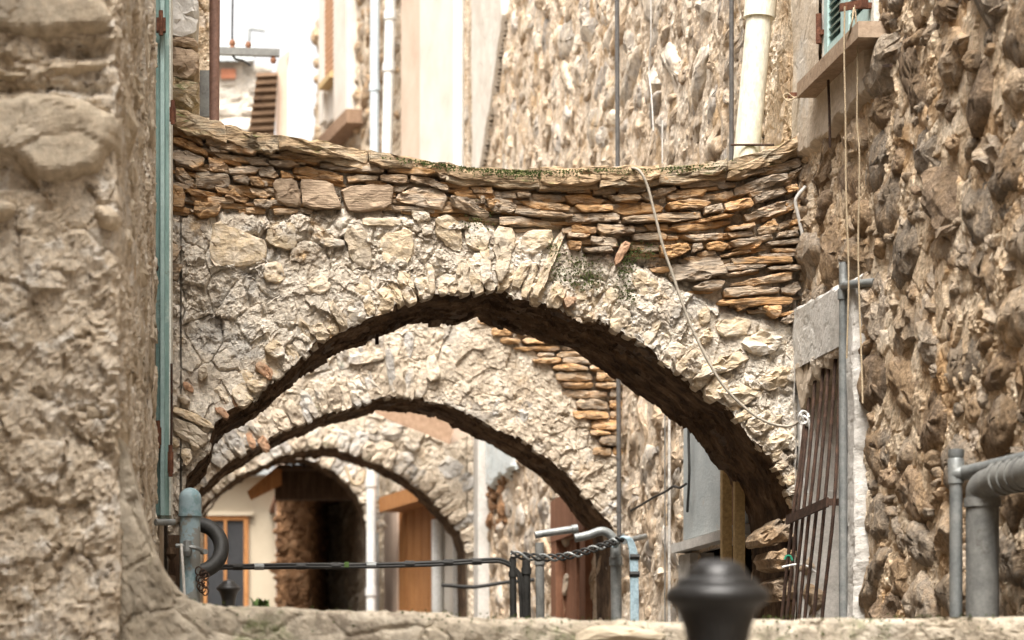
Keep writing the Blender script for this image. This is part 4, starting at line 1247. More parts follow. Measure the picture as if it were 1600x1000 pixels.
# ================================================================== PIPES AND CABLES ON THE RIGHT
def pipe(name, pts, r, mat, label, cat='pipe', group=None, collars=(), n=14, res=6, smooth=True):
    mb = MB(); mb.tube(pts, r, n, res=res, smooth=smooth)
    o = mb.build(name, M[mat], None, True)
    tag(o, label, cat, group)
    P_ = np.asarray(pts, float)
    for c in collars:
        a = P_[0] + (P_[-1] - P_[0]) * c
        d = (P_[-1] - P_[0]) / np.linalg.norm(P_[-1] - P_[0])
        mb = MB(); mb.tube([a - d * r * .8, a + d * r * .8], r * 1.22, n, smooth=False); mb.build('collar', M[mat], o, True)
    return o


def onwall(px, py, n): return RF.world_hit(px, py, n)
def vpipe(px_t, px_b, yt, yb, n, r, Yref=None, fr=RF):
    u = fr.hit((px_t + px_b) / 2, (yt + yb) / 2, n)[0]
    Yc = fr.w((u, 0, n))[1]
    return [P(px_t, yt, Yc), P(px_b, yb, Yc)]


pipe('conduit', vpipe(964, 968, -30, 1005, .06, .02), .016, 'dark_pipe', 'dark conduit running full height at the right shoulder of the second arch', collars=(.72, .80, .90), smooth=False)
pipe('conduit', vpipe(1143, 1143, -30, 560, .06, .02), .0125, 'dark_pipe', 'thin grey conduit on the rubble wall, left of the cream downpipe', smooth=False)
p = vpipe(1191, 1166, -20, 250, .17, .06)
cd = pipe('downpipe', p, .066, 'cream_pipe', 'cream downpipe leaning behind the right end of the nearest arch', 'downpipe', collars=(.12,), n=20, smooth=False)
mb = MB(); q = p[0] + (p[1] - p[0]) * .93; mb.tube([q + (-.10, -.07, 0), q + (.12, -.07, .0)], .006, 6, smooth=False); mb.build('bracket', M['rust'], cd)
pipe('downpipe', vpipe(717, 716, -30, 1005, .16, .1), .062, 'white_pipe', 'white downpipe at the edge of the white pilaster, running down past the third arch', 'downpipe', collars=(.3,), smooth=False)
pipe('downpipe', vpipe(586, 584, -30, 1010, .2, .1, fr=FF), .062, 'blue_pipe', 'blue-grey downpipe on the far house, left of the leaning white one', 'downpipe', collars=(.16, .6), smooth=False)
pipe('downpipe', vpipe(611, 600, -30, 420, .2, .1, fr=FF), .068, 'white_pipe', 'white leaning downpipe on the far house, right of the blue-grey one', 'downpipe', collars=(.12, .3), smooth=False)
pipe('downpipe', [P(580, 726, 30.25), P(580, 1010, 30.25)], .062, 'white_pipe', 'white downpipe seen under the third arch beside the dark passage', 'downpipe', collars=(.1, .7), smooth=False)
pipe('downpipe', vpipe(683, 683, 812, 1010, .22, .1, fr=FF), .065, 'white_pipe', 'white downpipe against the orange wooden door under the third arch', 'downpipe', smooth=False)
for px, y0, y1, lb in ((1046, 618, 990, 'pale thin conduit with clips on the rubble wall beside the grey shutter'), (1039, 640, 990, 'thin grey wire just left of the clipped conduit on the rubble wall')):
    pipe('wire', [onwall(px, y, .06) + (0, 0, 0) for y in np.linspace(y0, y1, 6)], .009 if px > 1042 else .004, 'cable_pale' if px > 1042 else 'galv', lb, 'wire', collars=(.05, .45, .7) if px > 1042 else ())
pipe('wire', [onwall(px, py, .07) for px, py in ((1017, -20), (1017, 60), (1014, 110), (1018, 150), (1021, 205))], .0045, 'cable_pale', 'thin white wire dangling on the pale rubble wall above the arch', 'wire')
pipe('wire', [onwall(1035, y, .07) for y in (188, 215, 255)], .005, 'cable_pale', 'short white wire end just above the coping of the nearest arch', 'wire')
pipe('wire', [onwall(px, py, .09) for px, py in ((986, 798), (1000, 790), (1020, 778), (1040, 768), (1052, 760), (1062, 762), (1072, 756))], .008, 'rubber', 'loose black wire slung across the rubble wall between conduit and grey shutter', 'wire')
pipe('wire', [onwall(px, py, .07) for px, py in ((1077, 600), (1076, 680), (1077, 740), (1074, 800))], .008, 'rubber', 'black wire down the left edge of the grey shutter', 'wire')

# galvanised conduit beside the grille
cp = [(XR - .0, 10.70, zp(441, 10.7) - .0), (XR - .06, 10.86, zp(441, 10.8)), (XR - .065, 10.98, zp(446, 10.95)), (XR - .065, 11.0, zp(470, 11.0)), (XR - .065, 11.0, 1.2)]
cg = pipe('conduit', cp, .019, 'galv', 'galvanised conduit with an elbow at its top, beside the barred opening', n=14)
mb = MB(); mb.tube([(XR - .065, 11.0, zp(452, 11)), (XR - .065, 11.0, zp(468, 11))], .025, 14, smooth=False); mb.build('coupling', M['galv'], cg, True)
# the cable over the arch
cpts = [P(945, 263, 12.5), P(965, 262, 12.1), P(985, 262, 11.93), P(1000, 268, 11.88), P(1012, 292, 11.88), P(1022, 330, 11.88), P(1036, 385, 11.88), P(1052, 432, 11.88), P(1072, 490, 11.87), P(1098, 548, 11.86), P(1130, 602, 11.85), P(1165, 638, 11.84),
        P(1195, 658, 11.82), P(1225, 666, 11.80), P(1243, 662, 11.78), P(1256, 650, 11.76)]
pipe('cable', cpts, .0068, 'cable', 'grey cable draped over the nearest arch and tied to the barred opening', 'cable')
tie = thing('cable_tie', 'white plastic ties knotted round the grey cable at the barred opening', 'tie', P(1258, 655, 11.72))
for k in range(3):
    mb = MB()
    c = P(1256 + k * 3, 652 + k * 4, 11.72)
    mb.tube([c + (.025 * math.cos(a + k), .01 * math.sin(2 * a), .03 * math.sin(a)) for a in np.linspace(0, 5.6, 9)], .006, 6)
    mb.build('loop', M['white_tie'], tie)
mb = MB(); mb.tube([P(1262, 655, 11.7), P(1268, 690, 11.72), P(1256, 740, 11.74), P(1262, 770, 11.72)], .005, 6); mb.build('tail', M['white_tie'], tie)
mb = MB(); mb.tube([P(1222, 886, 11.6), P(1245, 882, 11.62), P(1262, 885, 11.6), P(1275, 895, 11.6)], .006, 6)
tag(mb.build('cable_tie', M['white_tie']), 'white strip of plastic tied low round the bars, below the green clip', 'tie')
mb = MB(); mb.tube([P(1226, 874, 11.5), P(1229, 869, 11.5), P(1235, 869, 11.5), P(1238, 876, 11.5)], .0055, 6)
tag(mb.build('peg', M['green']), 'small green plastic clip on a bar of the barred opening', 'clip')
mb = MB()
pipe('cable', [P(1258, 292, 11.93), P(1246, 306, 11.9), P(1243, 318, 11.9), P(1249, 345, 11.9), P(1255, 372, 11.9), P(1258, 384, 11.94)], .0085, 'cable_pale', 'short white cable loop at the right end of the nearest arch', 'cable')
# iron brackets and twine on the near house
br = MB(); br.bar(P(1312, 12, 10.75), P(1356, 4, 10.55), (0, .006, 0), (0, 0, .018)); br.bar(P(1335, 9, 10.66), P(1335, 9, 10.66) + (.22, 0, 0), (0, .012, 0), (0, 0, .012))
tag(br.build('iron_bracket', M['hinge']), 'rusty iron bracket above the window sill holding the hanging twine', 'bracket')
br = MB(); a = RF.world_hit(1262, 149, .0); br.bar(a + (.05, 0, 0), P(1232, 149, a[1] - .02), (0, .012, 0), (0, 0, .012))
tag(br.build('iron_bracket', M['hinge']), 'rusty iron peg sticking out below the window sill, twine looped round it', 'bracket')
br = MB(); a = RF.world_hit(1367, 105, .02); br.bar(a, RF.world_hit(1392, 102, .06), (.006, 0, 0), (0, 0, .006))
tag(br.build('nail', M['rust']), 'long rusty nail in the wall right of the window plaster', 'nail')
pipe('twine', [P(1334, 12, 10.62), P(1330, 40, 10.6), P(1318, 80, 10.8), P(1300, 115, 11.2), P(1275, 143, 11.6), P(1255, 150, 11.8), P(1240, 152, 11.85), P(1231, 146, 11.85), P(1224, 150, 11.85), P(1231, 158, 11.84), P(1243, 152, 11.84)], .0038, 'twine', 'twine swagged under the sill from the bracket to the left peg', 'twine')
pipe('twine', [P(1320, 10, 10.68), P(1319, 80, 10.7), P(1321, 180, 10.72), P(1322, 300, 10.75), P(1326, 430, 10.76), P(1323, 560, 10.8)], .0038, 'twine', 'left of the two long twines hanging straight down from the bracket', 'twine', 'hanging twines')
pipe('twine', [P(1336, 8, 10.64), P(1340, 90, 10.64), P(1339, 190, 10.66), P(1343, 250, 10.66), P(1341, 400, 10.7), P(1346, 560, 10.68), P(1348, 630, 10.66)], .0038, 'twine', 'right and longer of the two twines hanging from the bracket past the conduit elbow', 'twine', 'hanging twines')
pipe('wire', [P(1294, 125, 11.2), P(1296, 180, 11.2), P(1297, 230, 11.2)], .006, 'rust', 'short dark wire hanging below the middle of the window sill', 'wire')

# pipes and cables in the middle of the alley
Yc = 15.3
bundle = thing('cable_bundle', 'black cable bundle strung level across the alley below the arches, taped at intervals', 'cable', P(330, 885, Yc))
for k in range(4):
    dy, dz = (k % 2) * .016 - .008, (k // 2) * .016 - .008
    w_ = [P(300, 886, Yc - .4), P(350, 886, Yc), P(450, 884 + k % 2, Yc), P(560, 884, Yc), P(680, 881 - k % 2, Yc), P(760, 876, Yc), P(785, 877, Yc), P(805, 890, Yc), P(812 + k * 2, 915, Yc), P(815 + k * 2, 1000, Yc)]
    mb = MB(); mb.tube([q + (0, dy, dz) for q in w_], .010, 8); mb.build('cable', M['rubber'], bundle, True)
for px in (372, 405, 470, 525, 580, 640, 700, 745):
    mb = MB(); p = P(px, np.interp(px, (350, 560, 760), (886, 884, 877)), Yc); mb.tube([p + (-.03, 0, 0), p + (.03, 0, 0)], .0225, 10, smooth=False); mb.build('tape_band', M['rubber'] if px not in (405, 580) else M['galv'], bundle)
mb = MB(); mb.box(P(538, 886, Yc - .025), P(545, 878, Yc - .018)); mb.build('green_tag', M['leaf'], bundle)
posts = []
for (px, yt, r_, m_, lb) in ((801, 872, .022, 'rubber', 'black conduit upright, first right of where the cable bundle turns down'), (822, 866, .026, 'rubber', 'thick black conduit upright below the twisted cables'),
                             (843, 848, .028, 'grey_pipe', 'grey pipe upright carrying the short galvanised rail'), (962, 848, .034, 'galv', 'stout galvanised pipe upright right of the wooden doorway')):
    pipe('pipe_upright', [P(px, yt, Yc), P(px + 2, 1040, Yc)], r_, m_, lb, 'pipe', 'pipe uprights in the alley', smooth=False, collars=(.15,))
pipe('steel_pipe', [P(836, 836, Yc), P(860, 832, Yc), P(895, 827, Yc), P(902, 826, Yc)], .024, 'galv', 'pale galvanised pipe length ending in mid air over the doorway', collars=(.94,))
pipe('steel_pipe', [P(898, 841, Yc - .1), P(920, 836, Yc - .1), P(938, 830, Yc - .1), P(950, 833, Yc - .1), P(960, 845, Yc - .1), P(963, 870, Yc - .1)], .028, 'galv', 'rusty elbowed galvanised pipe joining the stout upright', collars=())
tw = thing('twisted_cable', 'loosely twisted dark cables looping from the uprights to the blue cables at right', 'cable', P(800, 868, Yc - .2))
base_tw = catmull([P(798, 866, Yc - .2), P(840, 871, Yc - .2), P(880, 870, Yc - .2), P(920, 860, Yc - .2), P(955, 848, Yc - .2), P(975, 840, Yc - .2)], 12)
for k in range(3):
    mb = MB(); q = []
    for i, b in enumerate(base_tw):
        a = i * .55 + k * 2.09
        q.append(b + (0, .018 * math.cos(a), .020 * math.sin(a)))
    mb.tube(q, .008, 7, smooth=False); mb.build('strand', M['rubber'] if k else M['galv'], tw, True)
bc = thing('cable_bundle', 'bluish cables bent over a stub pipe and falling beside the dark conduit', 'cable', P(985, 845, Yc - .2))
for k in range(5):
    mb = MB(); mb.tube([P(958 + k, 855, Yc - .15), P(968 + k, 842, Yc - .2), P(976 + k * 1.5, 840, Yc - .25), P(983 + k * 2, 852, Yc - .25), P(986 + k * 2.4, 885, Yc - .25), P(987 + k * 2.4, 1010, Yc - .25)], .0085, 8)
    mb.build('cable', M['cable_blue'], bc, True)
for y in (870, 897):
    mb = MB(); mb.tube([P(984, y, Yc - .25), P(999, y, Yc - .25)], .02, 8, smooth=False); mb.build('tape_band', M['rubber'], bc)
pipe('stub_pipe', [P(975, 846, Yc - .1), P(1008, 838, Yc + .5)], .018, 'galv', 'pale stub pipe jutting from the rubble wall above the blue cables', smooth=False)
pipe('cable', [P(690, 914, 20), P(740, 917, 20), P(790, 910, 20), P(835, 906, 20)], .016, 'rubber', 'dark cable running along the low plaster ledge under the second arch', 'cable')

# ================================================================== LEFT SIDE
XL = -.20
LF = Frame((XL, 0, 0), (0, 1, 0))
left_house = thing('left_house', 'stone house whose quoins rise above the left end of the nearest arch', 'house', (-.5, 14, .7))
mb = MB()
mb.box((-3.0, 11.0, .7), (-.235, 12.2, 6.6)); mb.box((-3.0, 12.62, .7), (-.13, 14.2, 6.2)); mb.box((-3.0, 14.2, .7), (-.13, 30.0, 4.9)); mb.box((-3, -8, .7), (-.85, 11, 8.5))
mb.build('wall', M['plain'], left_house)
lq = AF(12.35)
for (q, m_) in (([(262, -15), (305, -15), (311, 30), (306, 58), (285, 64), (262, 60)], 'concrete'), ([(262, 62), (300, 62), (310, 70), (306, 78), (280, 76), (262, 74)], 'slab'),
                ([(262, 75), (308, 80), (312, 100), (308, 122), (290, 128), (262, 118)], 'slab'), ([(262, 122), (300, 130), (313, 136), (308, 166), (298, 172), (262, 150)], 'coping')):
    lay(lq, poly_px(q, 12.35), M[m_], left_house, 'quoin', prot=.05, back=.5, bulge=.01, n=20, jit=.02, tilt=.1, rough=.12)
wall_sheet('stone_return', left_house, AF(13.0), xp(300, 13), xp(327, 13), 3.9, 6.2, .012, M['wall_mortar'], 1.4, seed=90)
pipe('downpipe', [P(335, -30, 13.2), P(333, 280, 13.2)], .032, 'brown_pipe', 'brown downpipe rising behind the left end of the nearest arch', 'downpipe', smooth=False, n=18)
mb = MB(); mb.box(P(312, 182, 12.65), P(327, 112, 12.68)); 
tag(mb.build('slate_sheet', M['grey_pipe']), 'thin dark slate sheet standing on edge beside the brown downpipe', 'slate')

# green shutter seen edge-on
st = thing('window_shutter', 'weathered teal wooden shutter folded flat beside the left pier, seen edge-on', 'shutter', P(255, 500, 11.0))
for (x0, x1, m_, Ya) in ((243.5, 250, 'teal', 10.9), (250.6, 257, 'paleteal', 10.86), (257.6, 264, 'teal', 10.9), (264.3, 267.2, 'white_edge', 10.95)):
    mb = MB(); a, b = P(x0, 805, Ya), P(x1, -40, Ya); mb.box((a[0], Ya, a[2]), (b[0], Ya + .5, b[2])); mb.build('board', M[m_], st)
for (x0, x1, y0, y1) in ((244, 259, 28, 49), (265, 275, 168, 188), (242, 252, 668, 694), (262, 271, 706, 738)):
    mb = MB(); a, b = P(x0, y1, 10.83), P(x1, y0, 10.83); mb.box((a[0], 10.82, a[2]), (b[0], 10.86, b[2])); mb.tube([((a[0] + b[0]) / 2, 10.82, a[2] - .02), ((a[0] + b[0]) / 2, 10.82, b[2] + .03)], .010, 8, smooth=False)
    mb.build('hinge', M['hinge'], st)
pipe('shutter_rod', [P(268, 568, 10.8), P(268, 650, 10.82), P(267, 720, 10.84)], .006, 'rust', 'thin rusty rod hanging at the foot of the teal shutter', 'rod')
for py in (418, 520):
    mb = MB(); c = P(241, py, 10.7); mb.lathe(c, [(.0, .02), (.015, .015), (.02, 0), (.015, -.015), (0, -.02)], 8); mb.build('stud', M['rust'], st)

# the near pier on the left
pier = thing('stone_pier', 'out-of-focus plastered stone pier filling the near left side, large blocks near its top', 'pier', P(80, 1000, 7.6))
xa, xb = xp(-120, 7.6), xp(186, 7.6)
prof = [(xa, 7.6)] + [(x, 7.6) for x in np.linspace(xa, xb - .05, 60)[1:]] + [(xb - .05 + .05 * math.sin(t), 7.6 + .05 * (1 - math.cos(t))) for t in np.linspace(.2, 1.35, 8)]
xe = xp(243, 10.4)
prof += [(xb + (xe - xb) * t, 7.68 + (10.4 - 7.68) * t) for t in np.linspace(0.02, 1, 150)]
prof += [(xe - .6, 10.42)]
pa = np.array(prof)
tn = np.gradient(pa, axis=0); tn /= np.linalg.norm(tn, axis=1)[:, None] + 1e-9
nz = 330
zs = np.linspace(.7, 4.4, nz)
V = np.zeros((len(pa), nz, 3))
V[:, :, 0] = pa[:, 0:1]; V[:, :, 1] = pa[:, 1:2]; V[:, :, 2] = zs[None, :]
flat = V.reshape(-1, 3)
h = relief(flat, 1.25, 120, 1.05) + .025 * fbm(flat * 4, 3, 5)
nn = np.repeat(np.column_stack((tn[:, 1], -tn[:, 0])), nz, 0)
side = (nn[:, 0] > .7)
h = np.where(side, h * .55, h)
recs = [(70, 178, 62, 92, .07), (-60, 178, 128, 150, .03), (-60, 60, 250, 300, .04)]
for (x0, x1, y0, y1, dp) in recs:
    sx = VX + flat[:, 0] / flat[:, 1] * F; sy = VY - (flat[:, 2] - CZ) / flat[:, 1] * F
    wgt = np.clip((sx - x0) / 12, 0, 1) * np.clip((x1 - sx) / 8, 0, 1) * np.clip((sy - y0) / 10, 0, 1) * np.clip((y1 - sy) / 10, 0, 1)
    h = h - dp * wgt * (~side)
flat[:, 0] += nn[:, 0] * h; flat[:, 1] += nn[:, 1] * h
world_obj('render_coat', flat, grid_faces(len(pa), nz).tolist(), M['pier'], pier)
pf = AF(7.6)
for q in ([(-70, -30), (120, -30), (165, 0), (178, 35), (160, 58), (60, 62), (-70, 50)], [(-70, 100), (30, 112), (80, 98), (160, 92), (178, 104), (120, 112), (60, 126), (-70, 122)],
          [(-80, 160), (60, 148), (140, 158), (182, 180), (184, 220), (150, 270), (95, 292), (50, 280), (0, 240), (-80, 225)], [(-80, 320), (-10, 305), (30, 320), (10, 350), (-80, 350)], [(150, 320), (185, 330), (180, 360), (150, 355)]):
    lay_block(pf, poly_px(q, 7.6), M['pier_stone'], pier, 'stone', .05, seed=int(abs(q[0][1])) + 3)
sfv = Frame((xb, 7.68, 0), (xe - xb, 10.4 - 7.68, 0))
rubble(pier, sfv, .1, 2.6, 1.9, 4.2, (.05, .16), M['pier_stone'], None, aspect=1.8, prot=(-.035, .005), bulge=.02, limit=60, tries=160, seed=131)

# parapet
Yp = 7.70
para = thing('parapet', 'low mossy stone parapet running along the bottom of the view, out of focus', 'parapet wall', P(800, 1000, Yp))
TP = [(140, 640), (196, 690), (222, 790), (240, 850), (256, 890), (275, 918), (305, 938), (360, 948), (600, 956), (900, 970), (1040, 971), (1200, 968), (1400, 966), (1700, 966)]
zTP = pxcurve(TP, Yp)
column_mass('coping', para, (xp(150, Yp), xp(1700, Yp)), lambda x: 0 * x + 1.3, zTP, Yp, .42, .012, [M['parapet'], M['parapet']], .55, 140, soffit=False, coarse=1.4, round_top=.03)
mb = MB(); mb.box((xp(150, Yp), Yp + .02, .7), (xp(1700, Yp), Yp + .4, 1.32)); mb.build('base', M['plain'], para)
mm = MB()
r = random.Random(9)
for k in range(900):
    px = r.choice((r.uniform(640, 1050), r.uniform(300, 1600), r.uniform(1180, 1560)))
    z = float(zTP(xp(px, Yp)))
    c = np.array((xp(px, Yp), Yp + r.uniform(-.01, .05), z + r.uniform(-.07, .012)))
    s = r.uniform(.002, .006)
    for j in range(3):
        a = r.uniform(0, 6.28)
        d = np.array((math.cos(a), -.6, math.sin(a))) * s
        e = np.array((-math.sin(a), -.2, math.cos(a))) * s * .7
        mm.add([c - e, c + d, c + e], [(0, 1, 2)])
tag(mm.build('moss_tufts', M['moss'], para), kind='stuff')
fl = MB(); fl.add(*stone_geo([(xp(a, Yp), zp(b, Yp)) for a, b in ((895, 1003), (900, 988), (930, 978), (985, 980), (1040, 990), (1030, 1003))], .03, back=.02, n=18, seed=4))
fl.V = [tuple(AF(Yp - .02).w(np.array(v))) for v in fl.V]
fl.build('lime_crust', M['cream'], para)

# blue-grey vent pipe, hose, odds and ends by the pier
Yv = 10.3
c = P(297, 762, Yv)
vp = thing('vent_pipe', 'blue-grey vent pipe with a rounded cap and flaking paint beside the black hose', 'pipe', (c[0], Yv, .7))
mb = MB(); r_ = 16.5 * Yv / F
mb.lathe((c[0], Yv, 0), [(.001, c[2])] + [(r_ * 1.08 * math.sin(t), c[2] - r_ * 1.08 + r_ * 1.08 * math.cos(t)) for t in np.linspace(.2, 1.57, 9)] + [(r_ * 1.08, zp(803, Yv)), (r_ * 1.16, zp(803, Yv)), (r_ * 1.16, zp(807, Yv)), (r_, zp(807, Yv))], 26)
mb.build('cap', M['bluegrey'], vp, True)
mb = MB(); mb.lathe((c[0], Yv, 0), [(r_ * .98, zp(806, Yv)), (r_ * .96, .7)], 26); mb.build('tube', M['bluegrey'], vp, True)
mb = MB(); p = P(297, 856, Yv - .07); mb.tube([p + (-.06, 0, .01), p + (.02, -.01, 0), p + (.05, .02, -.01)], .009, 8); mb.lathe(p + (-.012, 0, -.015), [(.0, .05), (.018, .045), (.022, 0), (.015, -.02), (0, -.025)], 10); mb.build('tap', M['galv'], vp)
Yh = 10.75
hc = P(308, 856, Yh)
R_ = 38 * Yh / F
mb = MB(); mb.tube([hc + (R_ * math.cos(a), .06 * math.sin(a), R_ * math.sin(a) * 1.0) for a in np.linspace(-2.2, 2.2, 26)], 12 * Yh / F, 14, smooth=False)
tag(mb.build('hose', M['rubber'], None, True), 'thick black rubber hose curled into a loop behind the blue-grey vent pipe', 'hose')
pipe('steel_pipe', [P(243, 816, 10.2), P(272, 816, 10.25)], .014, 'galv', 'grey pipe end jutting out of the left pier by the vent pipe', smooth=False)
mb = MB(); a, b = P(263, 965, 10.6), P(282, 838, 10.6); mb.box((a[0], 10.5, a[2]), (b[0], 10.8, b[2])); mb.lathe(P(268, 866, 10.45), [(0, .03), (.02, .028), (.024, 0), (.0, -.03)], 10); mb.lathe(P(268, 910, 10.45), [(0, .03), (.018, .028), (.022, 0), (.0, -.03)], 10)
tag(mb.build('meter_box', M['wood_dark']), 'dark rusty valve box wedged between the left pier and the vent pipe', 'box')
mb = MB()
for k in range(9):
    q = P(312 + (k % 3) * 5 + rng.uniform(-2, 2), 892 + k * 4, 10.25)
    mb.tube([q + (.014 * math.cos(a), .008 * math.sin(a * 2), .017 * math.sin(a)) for a in np.linspace(0, 6, 9)], .003, 5)
tag(mb.build('wire_coil', M['rust']), 'tangle of rusty wire hanging below the black hose', 'wire')
pipe('cord', [P(283, 850, 10.15), P(286, 890, 10.12), P(290, 960, 10.1)], .006, 'cable_pale', 'pale cord hanging in front of the vent pipe', 'cord')
pipe('bracket_pin', [P(316, 862, 10.6), P(321, 862, 10.5)], .012, 'galv', 'small steel pin inside the loop of the black hose', 'pin', smooth=False)

# galvanised handrail pipes in the right corner
Yr = 8.75
rail = thing('handrail', 'galvanised pipe handrail, a thick ribbed pipe under a thin one, before the cobble wall', 'handrail', P(1535, 1000, Yr))
xr = xp(1535, Yr)
mb = MB(); mb.tube([(xr, Yr, .7), (xr, Yr, zp(800, Yr)), (xr, Yr, zp(772, Yr))], 25 * Yr / F, 20, smooth=False); mb.build('post', M['grey_pipe'], rail, True)
mb = MB(); mb.tube([(xr, Yr, zp(775, Yr)), (xr, Yr - .02, zp(762, Yr)), (xr + .02, Yr - .12, zp(757, Yr) + .01), (xr + .05, Yr - .4, zp(757, Yr) + .015), (xr + .1, Yr - 1.0, zp(757, Yr) + .03)], 25 * Yr / F, 20); mb.build('elbow', M['grey_pipe'], rail, True)
for k in range(14):
    mb = MB(); q = np.array((xr + .02 + .0085 * k, Yr - .14 - .06 * k, zp(757, Yr) + .011 + .001 * k)); mb.tube([q, q + (.004, -.028, .0005)], 27.5 * Yr / F, 20, smooth=False); mb.build('rib', M['grey_pipe'], rail, True)
mb = MB(); mb.tube([(xr, Yr, zp(792, Yr)), (xr, Yr, zp(778, Yr))], 28 * Yr / F, 20, smooth=False); mb.build('collar', M['grey_pipe'], rail, True)
xq = xp(1507, Yr)
mb = MB(); mb.tube([(xq, Yr + .1, .7), (xq, Yr + .1, zp(712, Yr))], 10 * Yr / F, 14, smooth=False); mb.build('thin_post', M['galv'], rail, True)
mb = MB(); mb.lathe((xq, Yr + .1, 0), [(.0, zp(697, Yr)), (12 * Yr / F, zp(698, Yr)), (12.5 * Yr / F, zp(708, Yr)), (11 * Yr / F, zp(712, Yr)), (12.5 * Yr / F, zp(714, Yr)), (12 * Yr / F, zp(752, Yr)), (9 * Yr / F, zp(754, Yr))], 16); mb.build('tee_fitting', M['galv'], rail, True)
mb = MB(); mb.tube([(xq, Yr + .1, zp(737, Yr)), (xq + .05, Yr - .0, zp(735, Yr)), (xq + .17, Yr - .75, zp(735, Yr) + .02)], 12.5 * Yr / F, 16, smooth=True); mb.build('thin_rail', M['galv'], rail, True)

# bollards
def bollard(c, s, top, label, group='cast-iron bollards'):
    b = thing('bollard', label, 'bollard', (c[0], c[1], .7), group)
    p = [(.0, 0), (.030, -.003), (.048, -.012), (.059, -.026), (.062, -.037), (.075, -.040), (.083, -.047), (.083, -.054), (.094, -.058), (.102, -.067), (.105, -.079), (.101, -.088), (.086, -.097), (.077, -.112), (.067, -.140), (.060, -.170)]
    mb = MB(); mb.lathe((c[0], c[1], top), [(a * s, z * s) for a, z in p], 40); mb.build('cap', M['black'], b, True)
    h = top - .7
    mb = MB(); mb.lathe((c[0], c[1], top), [(.058 * s, -.165 * s), (.058 * s, -.5 * h), (.066 * s, -.55 * h), (.068 * s, -.8 * h), (.09 * s, -.85 * h), (.095 * s, -h)], 32); mb.build('post', M['black'], b, True)
    return b


Yb = 4.9
bollard((xp(1121, Yb), Yb), 1.0, zp(873, Yb), 'near black bollard head, strongly out of focus before the parapet')
bollard((xp(357, 21.0), 21.0), 1.0, zp(906, 21.0), 'small black bollard far down the alley, before the cream house window')

# ================================================================== FAR END OF THE ALLEY
Ye = 37.0
ch = thing('cream_house', 'cream rendered house closing the alley, with a brown framed window', 'house', P(380, 960, Ye))
ef = AF(Ye)
def rect(x0, x1, y0, y1, Y, d0, d1):
    return (xp(x0, Y), Y + d0, zp(y1, Y)), (xp(x1, Y), Y + d1, zp(y0, Y))
mb = MB(); mb.box(*rect(240, 452, 745, 1030, Ye, .0, 3)); mb.build('wall', M['cream'], ch)
mb = MB(); mb.box(*rect(235, 470, 736, 745, Ye, -.4, 3.2)); mb.build('roof', M['roof'], ch)
fm = MB()
for r4 in ((318, 388, 806, 813), (318, 323, 813, 1000), (381, 388, 813, 1000), (350, 354, 813, 1000)): fm.box(*rect(*r4, Ye, -.06, .02))
fmo = fm.build('window', M['wood_orange'], ch)
mb = MB(); mb.box(*rect(323, 381, 813, 1000, Ye, -.02, -.01)); mb.build('pane', M['glass'], fmo)
mb = MB(); mb.box(*rect(312, 396, 800, 806, Ye, -.1, .02)); mb.build('lintel', M['cream'], fmo)
# stone gatehouse with dark passage
Yg = 33.0
gh = thing('passage_house', 'brown stone building with a dark passage under a timber canopy', 'house', P(500, 960, Yg))
wall_sheet('pier', gh, AF(Yg), xp(432, Yg), xp(482, Yg), 1.0, zp(770, Yg), .02, M['rusty'], 1.6, seed=150, coarse=1.3)
rubble(gh, AF(Yg), xp(432, Yg), xp(480, Yg), 1.5, zp(775, Yg), (.03, .10), M['rusty'], None, aspect=1.2, prot=(-.01, .025), bulge=.03, limit=60, tries=500, seed=151)
wall_sheet('passage_wall', gh, Frame((xp(482, Yg), Yg, 0), (xp(515, 36) - xp(482, Yg), 3.0, 0)), .0, 3.1, 1.0, zp(770, Yg) + .3, .03, M['rusty'], 1.6, seed=152, coarse=1.3)
rubble(gh, Frame((xp(482, Yg), Yg, 0), (xp(515, 36) - xp(482, Yg), 3.0, 0)), .05, 3.0, 1.5, zp(775, Yg), (.03, .11), M['rusty'], None, aspect=1.2, prot=(-.01, .025), bulge=.03, limit=60, tries=700, seed=153)
mb = MB(); mb.box(*rect(490, 640, 700, 1020, 37.4, 0, .3)); mb.box((xp(432, Yg), Yg + .02, zp(770, Yg)), (xp(600, Yg), 37.4, zp(765, Yg))); mb.build('inner_wall', M['wood_red'], gh)
mb = MB(); mb.box(*rect(430, 570, 735, 780, 31.6, 0, .25)); cb = mb.build('canopy_beam', M['wood_dark'], gh)
mb = MB(); a = P(388, 770, 31.2); mb.add([P(386, 768, 31.2), P(440, 722, 31.3), P(440, 758, 31.3), P(392, 782, 31.2), P(386, 768, 32.2), P(440, 722, 32.2), P(440, 758, 32.2), P(392, 782, 32.2)],
                              [(3, 2, 1, 0), (4, 5, 6, 7), (0, 1, 5, 4), (1, 2, 6, 5), (2, 3, 7, 6), (3, 0, 4, 7)]); mb.build('canopy_brace', M['wood_orange'], gh)
for k in range(6):
    x0 = 434 + k * 22
    mb = MB(); a, b = P(x0, 733, 31.3), P(x0 + 21, 727, 31.3); mb.box((a[0], 31.2, a[2]), (b[0], 33.2, b[2])); mb.build('plank', M['wood_dark'], gh)
pipe('cord', [P(540, 728, 29.9), P(547, 748, 29.9), P(556, 757, 29.9), P(566, 752, 29.9), P(571, 735, 29.9)], .02, 'twine', 'loop of pale rope hanging from the farthest arch', 'rope')
